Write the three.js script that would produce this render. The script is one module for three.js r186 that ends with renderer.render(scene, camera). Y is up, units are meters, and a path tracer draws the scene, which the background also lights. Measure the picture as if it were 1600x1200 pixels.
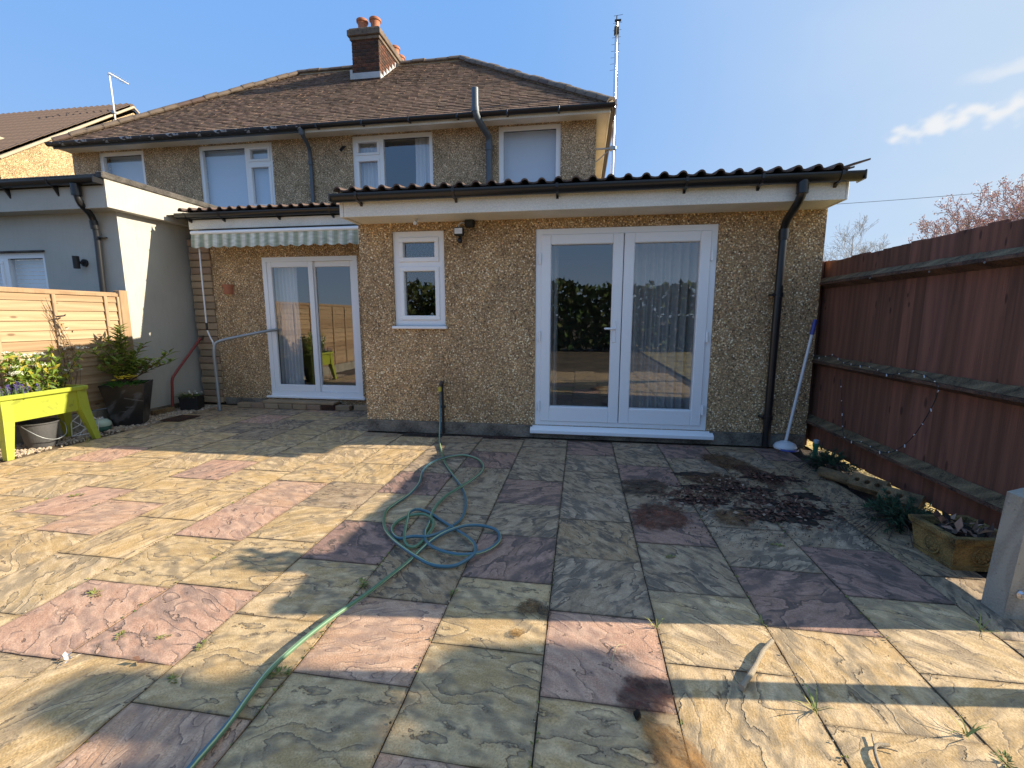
import * as THREE from 'three';
import { mergeGeometries, toCreasedNormals } from 'three/addons/utils/BufferGeometryUtils.js';
import { ImprovedNoise } from 'three/addons/math/ImprovedNoise.js';

// ---------------------------------------------------------------- camera, sky, sun, exposure
const R = THREE.MathUtils.degToRad;
const scene = new THREE.Scene();
const camera = new THREE.PerspectiveCamera(81.2, 4 / 3, 0.05, 600);
camera.position.set(0, 1.27, 0);
{
  const a = R(8.7), b = R(8.43);
  camera.lookAt(-Math.sin(a) * Math.cos(b) * 10, 1.27 - Math.sin(b) * 10, -Math.cos(a) * Math.cos(b) * 10);
}
const renderer = new THREE.WebGLRenderer({ antialias: true });
renderer.setSize(1024, 768);
renderer.toneMapping = THREE.LinearToneMapping;
renderer.toneMappingExposure = 1.95;
renderer.shadowMap.enabled = true;
const SKY_GAIN = 1 / 1.95;
const SUN = new THREE.Vector3(1, 0.496, -0.115).normalize();
const sun = new THREE.DirectionalLight(new THREE.Color().setRGB(1, 0.88, 0.69), 5.0);
sun.position.copy(SUN).multiplyScalar(60).add(new THREE.Vector3(-2, 0, -4));
sun.target.position.set(-2, 0, -4);
sun.castShadow = true;
sun.shadow.radius = 0.7;
sun.shadow.mapSize.set(4096, 4096);
Object.assign(sun.shadow.camera, { left: -20, right: 20, top: 20, bottom: -20, near: 1, far: 140 });
scene.add(sun, sun.target);

const IN = new ImprovedNoise();
const nz = (x, y, z = 0) => IN.noise(x, y, z);
function fbm(x, y, z = 0, oct = 4) { let a = 0.5, s = 0; for (let i = 0; i < oct; i++) { s += a * nz(x, y, z + i * 7.3); x *= 2.03; y *= 2.03; a *= 0.5; } return s; }
function rngOf(seed) { let s = seed >>> 0; return () => { s = (s + 0x6d2b79f5) >>> 0; let t = Math.imul(s ^ (s >>> 15), 1 | s); t = (t + Math.imul(t ^ (t >>> 7), 61 | t)) ^ t; return ((t ^ (t >>> 14)) >>> 0) / 4294967296; }; }
const clamp = (x, a = 0, b = 1) => Math.min(b, Math.max(a, x));
const sstep = (a, b, x) => { const t = clamp((x - a) / (b - a)); return t * t * (3 - 2 * t); };
const lerp = (a, b, t) => a + (b - a) * t;
const mix3 = (a, b, t) => [lerp(a[0], b[0], t), lerp(a[1], b[1], t), lerp(a[2], b[2], t)];

{ // sky: clear blue, paler towards the sun and the horizon, one thin streak of cloud
  const W = 2048, H = 1024, d = new Float32Array(W * H * 4);
  for (let j = 0; j < H; j++) {
    const el = ((j + 0.5) / H - 0.5) * Math.PI;
    for (let i = 0; i < W; i++) {
      const ph = ((i + 0.5) / W - 0.5) * 2 * Math.PI;
      const x = Math.cos(el) * Math.cos(ph), y = Math.sin(el), z = Math.cos(el) * Math.sin(ph);
      const up = Math.max(y, 0);
      const t = 1 - Math.exp(-up * 5.0);
      const toSun = x * SUN.x + y * SUN.y + z * SUN.z;
      const g = sstep(0.1, 1.3, toSun);
      let c = mix3([0.62, 0.79, 0.95], [0.18, 0.425, 0.91], t);
      c = mix3(c, [0.74, 0.85, 0.92], clamp(1.3 * g * (1.05 - 0.2 * t)));
      { const k = 1 + 0.7 * Math.pow(clamp(toSun), 24); c = c.map((q, i) => q * k * (1 - 0.06 * i * clamp(toSun) ** 8)); }
      if (y > 0.02) {
        const az = Math.atan2(x, -z) / R(1), e = el / R(1);
        if (az > 20 && az < 75) { // the streak of cloud
          const warp = 0.9 * fbm(az * 0.2, 4.2, 3.1, 3);
          const mid = 16.4 + 0.07 * (az - 29) + warp;
          const thick = 1.1 * sstep(28.6, 30.2, az) * (1 - 0.55 * sstep(36, 60, az)) + 0.001;
          const dd = (e - mid) / thick;
          const puff = fbm(az * 0.9, e * 1.5, 9.2, 6) * 1.9 + 1.0 * fbm(az * 0.35, e * 0.9, 2.2, 3);
          const m = sstep(0.0, 1.15, 1 - dd * dd * (dd > 0 ? 1.1 : 0.55) + puff - 0.25) * sstep(28.8, 29.8, az) * 0.95;
          const mid2 = 19.2 + 0.14 * (az - 34) + warp * 0.8, d2 = (e - mid2) / 0.6;
          const m2 = 0.45 * sstep(0.1, 1.1, 1 - d2 * d2 + 1.4 * fbm(az * 0.7, e * 1.4, 5.5, 5)) * sstep(33, 36.5, az);
          c = mix3(c, [0.95, 0.94, 0.93], clamp(m * 0.85 + m2, 0, 0.86));
        }
        const ci = clamp((fbm(x * 3 / (y + 0.25), z * 3 / (y + 0.25), 1.7, 5) + 0.1) * 0.35) * sstep(0.05, 0.5, g);
        c = mix3(c, [0.86, 0.9, 0.95], ci * 0.5);
      } else if (y < 0) c = mix3(c, [0.12, 0.1, 0.08], sstep(0, -0.06, y));
      const k = (j * W + i) * 4;
      d[k] = c[0] * SKY_GAIN; d[k + 1] = c[1] * SKY_GAIN; d[k + 2] = c[2] * SKY_GAIN; d[k + 3] = 1;
    }
  }
  const sky = new THREE.DataTexture(d, W, H, THREE.RGBAFormat, THREE.FloatType);
  sky.mapping = THREE.EquirectangularReflectionMapping;
  sky.magFilter = THREE.LinearFilter; sky.minFilter = THREE.LinearFilter; sky.needsUpdate = true;
  scene.background = sky; scene.environment = sky;
}

// ---------------------------------------------------------------- textures
function dataTex(w, h, fn, srgb = true, rep = true) { // fn(u, v, i, j) -> [r,g,b] linear 0..1
  const d = new Uint8Array(w * h * 4);
  const enc = srgb ? (x) => 255 * (x <= 0.0031308 ? 12.92 * x : 1.055 * Math.pow(x, 1 / 2.4) - 0.055) : (x) => 255 * x;
  for (let j = 0; j < h; j++) for (let i = 0; i < w; i++) {
    const c = fn((i + 0.5) / w, (j + 0.5) / h, i, j), k = (j * w + i) * 4;
    d[k] = enc(clamp(c[0])); d[k + 1] = enc(clamp(c[1])); d[k + 2] = enc(clamp(c[2])); d[k + 3] = 255;
  }
  const t = new THREE.DataTexture(d, w, h);
  t.magFilter = THREE.LinearFilter; t.minFilter = THREE.LinearMipmapLinearFilter; t.generateMipmaps = true;
  t.wrapS = t.wrapT = rep ? THREE.RepeatWrapping : THREE.ClampToEdgeWrapping;
  if (srgb) t.colorSpace = THREE.SRGBColorSpace;
  t.needsUpdate = true;
  return t;
}
function pair(w, h, fn, rep = true) { // fn -> [r,g,b,height]; colour map and bump map in one pass
  const hd = new Float32Array(w * h);
  const map = dataTex(w, h, (u, v, i, j) => { const c = fn(u, v); hd[j * w + i] = c[3]; return c; }, true, rep);
  const bump = dataTex(w, h, (u, v, i, j) => { const x = hd[j * w + i]; return [x, x, x]; }, false, rep);
  return { map, bump };
}
// noise that repeats over the unit square
function tn(u, v, f, z = 0) {
  const a = Math.PI * 2, s = f / a;
  return nz(Math.cos(u * a) * s + 11 + z, Math.sin(u * a) * s + Math.cos(v * a) * s * 1.01, Math.sin(v * a) * s + z * 3.7);
}
const tfbm = (u, v, f, z = 0, o = 4) => { let s = 0, a = 0.5; for (let i = 0; i < o; i++) { s += a * tn(u, v, f, z + i * 5.1); f *= 2; a *= 0.5; } return s; };

function pebbleTex(seed, N, px, pal, mortar) { // stones thrown into render: one jittered cell each
  const r = rngOf(seed), cells = [];
  for (let i = 0; i < N * N; i++) { const k = Math.floor(r() * pal.length), b = 0.72 + 0.5 * r(); cells.push([r(), r(), 0.62 + 0.6 * r(), pal[k].map((x) => x * b), r() * 3.14, 0.55 + 0.45 * r(), 0.6 + 0.4 * r()]); }
  return pair(px, px, (u, v) => {
    const x = u * N, y = v * N, ci = Math.floor(x), cj = Math.floor(y);
    let best = 9, bc = null;
    for (let b = -1; b <= 1; b++) for (let a = -1; a <= 1; a++) {
      const c = cells[((cj + b + N) % N) * N + ((ci + a + N) % N)];
      const dx = x - (ci + a + c[0]), dy = y - (cj + b + c[1]), cs = Math.cos(c[4]), sn = Math.sin(c[4]);
      const ex = (dx * cs + dy * sn), ey = (-dx * sn + dy * cs) / c[5];
      const dd = Math.sqrt(ex * ex + ey * ey) / c[2];
      if (dd < best) { best = dd; bc = c; }
    }
    const m = 1 - sstep(0.42, 0.66, best);
    const w = 0.98 + 0.3 * tn(u, v, 3, 2) + 0.2 * tn(u, v, 9, 6) + 0.16 * tn(u * 3, v, 6, 9);
    const col = mix3(mortar, bc[3], m);
    return [col[0] * w, col[1] * w, col[2] * w, 0.15 + m * bc[6] * (0.85 - 0.4 * best * best)];
  });
}
const PEB = pebbleTex(7, 132, 2048, [[0.64, 0.47, 0.25], [0.8, 0.65, 0.41], [0.54, 0.38, 0.19], [0.36, 0.24, 0.13], [0.95, 0.85, 0.63], [0.68, 0.5, 0.27], [0.15, 0.105, 0.065], [0.58, 0.46, 0.31], [0.6, 0.4, 0.23], [0.3, 0.21, 0.125]], [0.34, 0.245, 0.135]);
PEB.map.repeat.set(0.5, 0.5); PEB.bump.repeat.set(0.5, 0.5);
const PEB2 = pebbleTex(19, 66, 1024, [[0.62, 0.51, 0.34], [0.76, 0.64, 0.46], [0.54, 0.43, 0.28], [0.36, 0.28, 0.18], [0.9, 0.82, 0.64], [0.64, 0.52, 0.36], [0.16, 0.13, 0.09], [0.56, 0.47, 0.36]], [0.3, 0.245, 0.16]);

function slabTex(seed, base, pale, dark, stain, stainAmt) { // riven slab: long overlapping flakes with broken edges
  const q = rngOf(seed * 77 + 5), th = [0.45, -0.5, 0.2, 0.9, -0.15, 0.65][seed % 6], cs = Math.cos(th), sn = Math.sin(th), z = seed * 3.37;
  const L = 3.2 + 2.0 * q(), an = 1.8 + 1.1 * q(), wob = 0.1 + 0.16 * q();
  return pair(512, 512, (u, v) => {
    const x = u * cs + v * sn, y = -u * sn + v * cs;
    const wx = fbm(x * 1.7, y * 1.7, z, 2), wy = fbm(x * 2.3 + 5, y * 2.3 + 9, z + 4, 3), jag = fbm(x * 13, y * 22, z + 6, 3);
    const px = x * 0.9 + wx * wob, py = y * an + wy * wob * 1.5;
    const h0 = 0.5 + 1.1 * fbm(px * 1.5, py * 1.5, z + 11, 2) + 0.1 * jag;
    const t = h0 * L, fl = Math.floor(t), fr = t - fl;
    const on = sstep(-0.22, 0.06, fbm(x * 2.6, y * 4, z + 30, 2)); // steps fade out along their length
    const scarp = lerp(fr, sstep(0, 0.06, fr), on), terr = (fl + scarp * 0.85 + fr * 0.15) / L;
    const line = (1 - sstep(0.02, 0.07, fr)) * on, lip = sstep(0.07, 0.1, fr) * (1 - sstep(0.12, 0.3, fr)) * on, foot = Math.pow(clamp(1 - (1 - fr) * 5), 1) * on;
    const h1 = fbm(px * 3.4 + 7, py * 4.2, z + 51, 3) * 5, f1 = h1 - Math.floor(h1), crack = (1 - sstep(0, 0.05, f1)) * sstep(0.1, 0.25, fbm(x * 3.1, y * 5, z + 61, 2));
    const lay = 0.5 + 0.5 * Math.sin(fl * 2.3 + z);
    const grain = fbm(u * 75, v * 75, z + 2, 3), mid = fbm(x * 6, y * 14, z + 17, 4), broad = fbm(x * 1.4, y * 2.1, z + 71, 3), streak = fbm(x * 2.5, y * 30, z + 41, 3);
    let c = mix3(base, pale, clamp(0.2 + 0.3 * lay + mid * 1.1 + 0.3 * streak + broad * 1.0 + 0.35 * fbm(x * 13, y * 17, z + 81, 3)));
    const st = broad * 1.3 + fbm(x * 4, y * 8, z + 29, 5) * 1.5 + fbm(u * 11, v * 11, z + 37, 3) * 0.5 + 0.5 * foot + 0.25 * (0.5 - lay) + grain * 0.7;
    c = mix3(c, stain, stainAmt * (0.68 * sstep(-0.2, 0.6, st) + 0.32 * sstep(0.16, 0.28, st)));
    c = mix3(c, stain, 0.7 * foot); c = mix3(c, pale, 0.4 * lip); c = mix3(c, dark, 0.8 * line + 0.7 * crack);  // lip is a highlight painted along the flake edges
    const e = Math.min(u, 1 - u, v, 1 - v);
    c = mix3(c, dark, 0.4 * (1 - sstep(0.0, 0.03 + 0.035 * fbm(u * 9, v * 9, z, 3), e)));
    const k = 1.06 + grain * 0.75 + 0.14 * mid;
    return [c[0] * k, c[1] * k, c[2] * k, clamp(0.12 + terr * 0.72 + mid * 0.07 + grain * 0.1 - line * 0.08 - crack * 0.1)];
  }, false);
}
const DK = [0.07, 0.05, 0.033];
const slabMats = [];
{
  const defs = [
    [1, [0.42, 0.28, 0.125], [0.6, 0.44, 0.25], [0.22, 0.165, 0.105], 0.66], [2, [0.44, 0.29, 0.13], [0.6, 0.44, 0.255], [0.2, 0.155, 0.1], 0.8], [3, [0.41, 0.285, 0.14], [0.58, 0.43, 0.26], [0.22, 0.17, 0.11], 0.72], [4, [0.46, 0.305, 0.135], [0.62, 0.45, 0.255], [0.24, 0.175, 0.11], 0.6], [16, [0.41, 0.275, 0.125], [0.57, 0.42, 0.235], [0.2, 0.155, 0.1], 0.74], [17, [0.43, 0.295, 0.14], [0.61, 0.45, 0.265], [0.22, 0.165, 0.108], 0.65],
    [5, [0.43, 0.25, 0.165], [0.55, 0.36, 0.25], [0.24, 0.155, 0.125], 0.6], [6, [0.42, 0.24, 0.16], [0.54, 0.35, 0.245], [0.22, 0.15, 0.12], 0.72], [8, [0.45, 0.27, 0.165], [0.56, 0.38, 0.26], [0.24, 0.16, 0.125], 0.62],
    [9, [0.280, 0.196, 0.112], [0.426, 0.319, 0.207], [0.103, 0.081, 0.062], 0.86], [10, [0.297, 0.207, 0.121], [0.448, 0.336, 0.218], [0.112, 0.087, 0.065], 0.84], [11, [0.308, 0.204, 0.108], [0.459, 0.334, 0.202], [0.099, 0.077, 0.058], 0.9], [15, [0.308, 0.218, 0.132], [0.448, 0.336, 0.224], [0.112, 0.090, 0.069], 0.82],  // grey dirty slabs, their colour darkened further to deepen the shade
    [12, [0.274, 0.164, 0.116], [0.381, 0.237, 0.177], [0.106, 0.077, 0.065], 0.84], [13, [0.269, 0.159, 0.118], [0.370, 0.231, 0.177], [0.101, 0.075, 0.064], 0.86],  // pink dirty slabs, shade put into the colour likewise
  ];
  for (const [s, b, p, g, a] of defs) {
    const t = slabTex(s, b, p, DK, g, a);
    slabMats.push(new THREE.MeshStandardMaterial({ map: t.map, bumpMap: t.bump, bumpScale: 0.009, roughness: 0.84 }));
  }
}
function woodTex(seed, base, dark, knots) {
  const r = rngOf(seed), K = []; for (let i = 0; i < knots; i++) K.push([r(), r(), 0.02 + 0.025 * r()]);
  return pair(256, 1024, (u, v) => {
    let bend = 0, kn = 0;
    for (const [a, b, s] of K) { const dx = (u - a), dy = (v - b) * 4, q = Math.exp(-(dx * dx * 9 + dy * dy * 3) / (s * 3)); bend += q * 0.6 * Math.sign(dx || 1) * 0.3; kn = Math.max(kn, 1 - sstep(s * 0.6, s * 1.5, Math.hypot(dx, dy * 0.75))); }
    const g = tfbm(u, v, 2, seed, 3), f = 0.5 + 0.5 * Math.sin((u * 26 + bend * 10 + 5 * tn(u * 0.5, v, 3, seed + 2) + g * 4));
    const fine = nz(u * 90, v * 7, seed);
    const t = clamp(0.42 * f + 0.3 + 0.35 * fine + 0.5 * g);
    let c = mix3(dark, base, t); c = mix3(c, dark.map((x) => x * 0.45), kn * 0.85);
    return [c[0], c[1], c[2], clamp(0.5 + 0.3 * fine + 0.2 * f - kn * 0.2)];
  });
}
const WRED = woodTex(3, [0.135, 0.062, 0.047], [0.066, 0.031, 0.025], 7), WPINE = woodTex(5, [0.48, 0.345, 0.215], [0.32, 0.205, 0.115], 5);
const speck = pair(512, 512, (u, v) => { // weathered concrete, clay and render alike; tinted by the material
  const a = tfbm(u, v, 3, 1, 5), b = nz(u * 150, v * 150, 4), c = nz(u * 60, v * 60, 8);
  const k = clamp(0.82 + a * 0.22 + b * 0.16 + c * 0.1);
  return [k, k, k * (0.97 + 0.06 * a), clamp(0.5 + b * 0.25 + c * 0.25 + a * 0.3)];
});
const lichen = pair(512, 512, (u, v) => {
  const a = tfbm(u, v, 4, 3, 5), b = nz(u * 90, v * 90, 2), s = sstep(0.18, 0.34, tfbm(u, v, 26, 6, 3) + 0.1 * a), dk = sstep(0.12, 0.34, tfbm(u, v, 14, 9, 3));
  let c = [0.72 + a * 0.5, 0.72 + a * 0.5, 0.72 + a * 0.5]; c = mix3(c, [1.0, 0.95, 0.72], s * 0.75); c = mix3(c, [0.25, 0.25, 0.25], dk * 0.7);
  return [c[0] + b * 0.08, c[1] + b * 0.08, c[2] + b * 0.08, clamp(0.5 + b * 0.3 + s * 0.2)];
});
const streaky = pair(512, 512, (u, v) => { const a = tfbm(u, v, 2, 5, 4), b = nz(u * 150, v * 150, 4), d = sstep(0.1, 0.4, tn(u * 4, v * 0.5, 8, 3) + 0.3 * a), k = clamp(0.88 + a * 0.16 + b * 0.1 - 0.025 * d); return [k, k * 0.995, k * (0.98 - 0.01 * d), clamp(0.5 + b * 0.4)]; });
const flaky = pair(512, 512, (u, v) => { const a = tfbm(u, v, 9, 4, 5), s = sstep(0.16, 0.2, a + 0.14 * tn(u, v, 3, 8)), b = nz(u * 80, v * 80, 2); const c = mix3([0.03, 0.034, 0.04], [0.36, 0.4, 0.44], s); return [c[0], c[1], c[2], 0.6 - 0.3 * s + 0.1 * b]; });
const dirt = pair(512, 512, (u, v) => {
  const a = tfbm(u, v, 6, 2, 5), b = nz(u * 120, v * 120, 3), c = nz(u * 45, v * 45, 5);
  const k = clamp(0.55 + a * 0.9 + b * 0.35 + c * 0.25);
  return [0.95 * k, 0.85 * k, 0.75 * k, clamp(0.5 + b * 0.3 + c * 0.4)];
});

const scuffed = pair(256, 256, (u, v) => { const a = tfbm(u, v, 4, 2, 5), b = nz(u * 70, v * 12, 4), d = sstep(0.16, 0.34, tfbm(u, v, 11, 5, 4)); const k = 0.95 + 0.12 * a + 0.05 * b; return [k - 0.22 * d, k - 0.24 * d, k * (1 - 0.1 * d), 0.5 + 0.2 * b]; });
const pitted = pair(512, 512, (u, v) => { const a = tfbm(u, v, 3, 2, 5), b = nz(u * 120, v * 120, 4), p = 0.6 * sstep(0.55, 0.65, nz(u * 70, v * 70, 9)), d = sstep(0.0, 0.35, tn(u * 3, v * 0.6, 6, 3) + 0.4 * a), g = sstep(0.15, 0.4, tfbm(u, v, 5, 7, 4)); const k = clamp(0.86 + a * 0.5 + b * 0.16 - 0.4 * p - 0.22 * d); return [k, k * (1 - 0.03 * g), k * (1 - 0.12 * g), clamp(0.6 + b * 0.2 - 0.5 * p + a * 0.3)]; });
const M = {};
const std = (name, color, rough, t, bumpScale = 0, extra = {}) => (M[name] = new THREE.MeshStandardMaterial({ color: new THREE.Color().setRGB(...color), roughness: rough, ...(t ? { map: t.map, bumpMap: t.bump, bumpScale } : {}), ...extra }));
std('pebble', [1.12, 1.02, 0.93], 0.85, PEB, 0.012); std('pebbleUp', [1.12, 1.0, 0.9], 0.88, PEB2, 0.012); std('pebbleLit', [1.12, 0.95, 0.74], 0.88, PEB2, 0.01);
std('pvc', [0.86, 0.87, 0.88], 0.32); std('fascia', [0.9, 0.87, 0.8], 0.5, speck, 0.001); std('black', [0.014, 0.014, 0.016], 0.28); std('blackRough', [0.02, 0.02, 0.021], 0.6, speck, 0.001);
std('oldGutter', [1, 1, 1], 0.6, flaky, 0.003); std('rendered', [0.52, 0.5, 0.45], 0.9, streaky, 0.0015); std('concrete', [0.4, 0.36, 0.29], 0.9, pitted, 0.006); std('plinth', [0.27, 0.25, 0.215], 0.92, dirt, 0.004);
std('tileBrown', [1, 1, 1], 0.9, lichen, 0.004, { vertexColors: true }); std('pantile', [0.15, 0.095, 0.072], 0.75, lichen, 0.004); std('tileFar', [0.17, 0.115, 0.088], 0.9, lichen, 0.004); std('ridge', [0.22, 0.165, 0.125], 0.9, lichen, 0.006); std('mortarCream', [0.5, 0.42, 0.31], 0.9, speck, 0.003);
for (let i = 0; i < 4; i++) std('brick' + i, [[0.16, 0.075, 0.05], [0.12, 0.06, 0.045], [0.2, 0.085, 0.055], [0.085, 0.055, 0.047]][i], 0.9, dirt, 0.003);
std('mortar', [0.26, 0.22, 0.17], 0.95, dirt, 0.003); std('lead', [0.5, 0.52, 0.56], 0.55, speck, 0.002); std('pot', [0.5, 0.19, 0.1], 0.75, speck, 0.001); std('pipeBlue', [0.1, 0.13, 0.17], 0.45, speck, 0.001); std('alu', [0.75, 0.75, 0.77], 0.28, null, 0, { metalness: 0.9 });
for (let i = 0; i < 4; i++) { const k = [1.75, 1.45, 1.95, 1.6][i]; std('board' + i, [k * 1.04, k * [0.95, 0.97, 0.93, 0.97][i], k * 0.76], 0.85, WRED, 0.004); }
std('boardPale', [2.0, 1.85, 1.6], 0.85, WRED, 0.003);
for (let i = 0; i < 3; i++) { const k = [1, 0.78, 0.9][i]; std('pine' + i, [k, k * [1, 0.96, 1.02][i], k * [0.97, 0.9, 1][i]], 0.8, WPINE, 0.002); }
std('moss', [0.3, 0.235, 0.14], 0.95, dirt, 0.006); std('rail', [0.19, 0.11, 0.075], 0.9, dirt, 0.004); std('sleeper', [0.3, 0.22, 0.12], 0.9, dirt, 0.004);
for (let i = 0; i < 4; i++) std('block' + i, [[0.4, 0.28, 0.17], [0.34, 0.25, 0.16], [0.46, 0.33, 0.21], [0.36, 0.24, 0.16]][i], 0.9, speck, 0.006);
std('soil', [0.055, 0.038, 0.026], 0.95, dirt, 0.02); std('joint', [0.2, 0.16, 0.11], 0.95, dirt, 0.01); std('lawn', [0.55, 0.48, 0.2], 0.95, dirt, 0.02); std('earth', [0.16, 0.13, 0.08], 0.95, dirt, 0.02);
std('lime', [0.36, 0.41, 0.045], 0.42, scuffed, 0.0005); std('limeDark', [0.04, 0.03, 0.02], 0.9); std('bucket', [0.1, 0.1, 0.105], 0.6, speck, 0.001); std('zinc', [0.42, 0.45, 0.48], 0.42, speck, 0.0004, { metalness: 0.55 }); std('redPaint', [0.3, 0.05, 0.04], 0.5, speck, 0.001);
std('whitePlastic', [0.72, 0.73, 0.74], 0.4); std('bluePlastic', [0.05, 0.07, 0.3], 0.4); std('greenPlastic', [0.02, 0.16, 0.1], 0.45); std('palePot', [0.42, 0.52, 0.42], 0.5); std('darkGreen', [0.04, 0.12, 0.09], 0.5);
std('troughStone', [0.42, 0.31, 0.12], 0.9, dirt, 0.008); std('straw', [0.5, 0.42, 0.24], 0.9); std('bark', [0.16, 0.12, 0.09], 0.95, dirt, 0.004); std('barkPale', [0.42, 0.38, 0.33], 0.9); std('barkPink', [0.3, 0.22, 0.19], 0.9);
std('interior', [0.22, 0.21, 0.2], 0.95); std('dimFloor', [0.15, 0.12, 0.1], 0.8); std('curtain', [0.6, 0.62, 0.64], 0.95); std('curtainGrey', [0.4, 0.4, 0.39], 0.95); std('blind', [0.5, 0.6, 0.72], 0.9); std('felt', [0.13, 0.13, 0.13], 0.85, dirt, 0.004); std('brownMetal', [0.07, 0.05, 0.04], 0.6); std('stick', [0.4, 0.33, 0.24], 0.85, speck, 0.002); std('wire', [0.03, 0.03, 0.03], 0.7); std('rust', [0.1, 0.045, 0.025], 0.85, dirt, 0.004);
M.glass = new THREE.MeshPhysicalMaterial({ color: 0xffffff, roughness: 0.015, transmission: 1, thickness: 0, ior: 2.3 });
M.frosted = new THREE.MeshPhysicalMaterial({ color: 0xffffff, roughness: 0.28, transmission: 0.85, thickness: 0, ior: 1.7 });
M.leaf = new THREE.MeshPhysicalMaterial({ vertexColors: true, roughness: 0.62, transmission: 0.25, thickness: 0, side: THREE.DoubleSide });
M.leafDull = new THREE.MeshStandardMaterial({ vertexColors: true, roughness: 0.85, side: THREE.DoubleSide });
M.stain = new THREE.MeshStandardMaterial({ vertexColors: true, roughness: 0.75, map: dirt.map });

// ---------------------------------------------------------------- helpers
const used = {};
function numbered(n) { const k = (used[n] = (used[n] ?? -1) + 1); return k ? n + '_' + String(k).padStart(3, '0') : n; }
function tag(o, label, category, group, kind) { if (label) o.userData.label = label; if (category) o.userData.category = category; if (group) o.userData.group = group; if (kind) o.userData.kind = kind; return o; }
function thing(name, label, category, p = [0, 0, 0], turn = 0, group) { const o = new THREE.Group(); o.name = numbered(name); o.position.set(...p); o.rotation.y = turn; scene.add(o); return tag(o, label, category, group); }
function mesh(name, geo, mat, parent = scene) {
  const m = new THREE.Mesh(Array.isArray(geo) ? merge(geo) : geo, mat);
  m.name = parent === scene ? numbered(name) : name; m.castShadow = m.receiveShadow = true; parent.add(m); return m;
}
const structure = (name, geo, mat) => tag(mesh(name, geo, mat), null, null, null, 'structure');
const loose = (name, geo, mat, label, cat, group) => tag(mesh(name, geo, mat), label, cat, group);
function merge(gs) {
  gs = gs.map((g) => { g = g.index ? g.toNonIndexed() : g; for (const k of Object.keys(g.attributes)) if (!['position', 'normal', 'uv', 'color'].includes(k)) g.deleteAttribute(k); return g; });
  if (gs.some((g) => g.attributes.color)) for (const g of gs) if (!g.attributes.color) g.setAttribute('color', new THREE.BufferAttribute(new Float32Array(g.attributes.position.count * 3).fill(1), 3));
  return gs.length === 1 ? gs[0] : mergeGeometries(gs);
}
function boxUV(g, s = 1, ou = 0, ov = 0, turn = false) { // uv in metres by the main direction of each face
  g = g.index ? g.toNonIndexed() : g;
  const p = g.attributes.position, uv = new Float32Array(p.count * 2), a = new THREE.Vector3(), b = new THREE.Vector3(), c = new THREE.Vector3();
  for (let i = 0; i < p.count; i += 3) {
    a.fromBufferAttribute(p, i); b.fromBufferAttribute(p, i + 1).sub(a); c.fromBufferAttribute(p, i + 2).sub(a); b.cross(c);
    const x = Math.abs(b.x), y = Math.abs(b.y), z = Math.abs(b.z);
    for (let k = 0; k < 3; k++) {
      const X = p.getX(i + k), Y = p.getY(i + k), Z = p.getZ(i + k);
      let u, v; if (x >= y && x >= z) { u = Z; v = Y; } else if (y >= z) { u = X; v = Z; } else { u = X; v = Y; }
      if (turn) [u, v] = [v, u];
      uv[(i + k) * 2] = u * s + ou; uv[(i + k) * 2 + 1] = v * s + ov;
    }
  }
  g.setAttribute('uv', new THREE.BufferAttribute(uv, 2)); return g;
}
function flatGeo(tris, s = 1) { // triangles as a flat list of xyz
  const g = new THREE.BufferGeometry(); g.setAttribute('position', new THREE.BufferAttribute(new Float32Array(tris), 3)); g.computeVertexNormals(); return boxUV(g, s);
}
function cbox(w, h, d, c = 0.004, x = 0, y = 0, z = 0, s = 1, turn = false) { // chamfered box, 44 triangles
  c = Math.min(c, w * 0.4, h * 0.4, d * 0.4);
  const T = [], P = (sx, sy, sz, ax) => [x + sx * (w / 2 - (ax === 0 ? 0 : c)), y + sy * (h / 2 - (ax === 1 ? 0 : c)), z + sz * (d / 2 - (ax === 2 ? 0 : c))];
  const put = (...v) => { for (let i = 1; i + 1 < v.length; i++) { let [a, b, e] = [v[0], v[i], v[i + 1]]; const n = [(b[1] - a[1]) * (e[2] - a[2]) - (b[2] - a[2]) * (e[1] - a[1]), (b[2] - a[2]) * (e[0] - a[0]) - (b[0] - a[0]) * (e[2] - a[2]), (b[0] - a[0]) * (e[1] - a[1]) - (b[1] - a[1]) * (e[0] - a[0])]; if (n[0] * (a[0] - x) + n[1] * (a[1] - y) + n[2] * (a[2] - z) < 0) [b, e] = [e, b]; T.push(...a, ...b, ...e); } };
  const S = [-1, 1];
  for (const s1 of S) { put(P(s1, -1, -1, 0), P(s1, 1, -1, 0), P(s1, 1, 1, 0), P(s1, -1, 1, 0)); put(P(-1, s1, -1, 1), P(1, s1, -1, 1), P(1, s1, 1, 1), P(-1, s1, 1, 1)); put(P(-1, -1, s1, 2), P(1, -1, s1, 2), P(1, 1, s1, 2), P(-1, 1, s1, 2)); }
  for (const a of S) for (const b of S) {
    put(P(a, b, -1, 0), P(a, b, 1, 0), P(a, b, 1, 1), P(a, b, -1, 1)); put(P(a, -1, b, 0), P(a, 1, b, 0), P(a, 1, b, 2), P(a, -1, b, 2)); put(P(-1, a, b, 1), P(1, a, b, 1), P(1, a, b, 2), P(-1, a, b, 2));
    for (const e of S) put(P(a, b, e, 0), P(a, b, e, 1), P(a, b, e, 2));
  }
  return flatGeo(T, s);
}
const span = (x0, x1, y0, y1, z0, z1, c = 0.004, s = 1) => cbox(x1 - x0, y1 - y0, z1 - z0, c, (x0 + x1) / 2, (y0 + y1) / 2, (z0 + z1) / 2, s);
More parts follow.
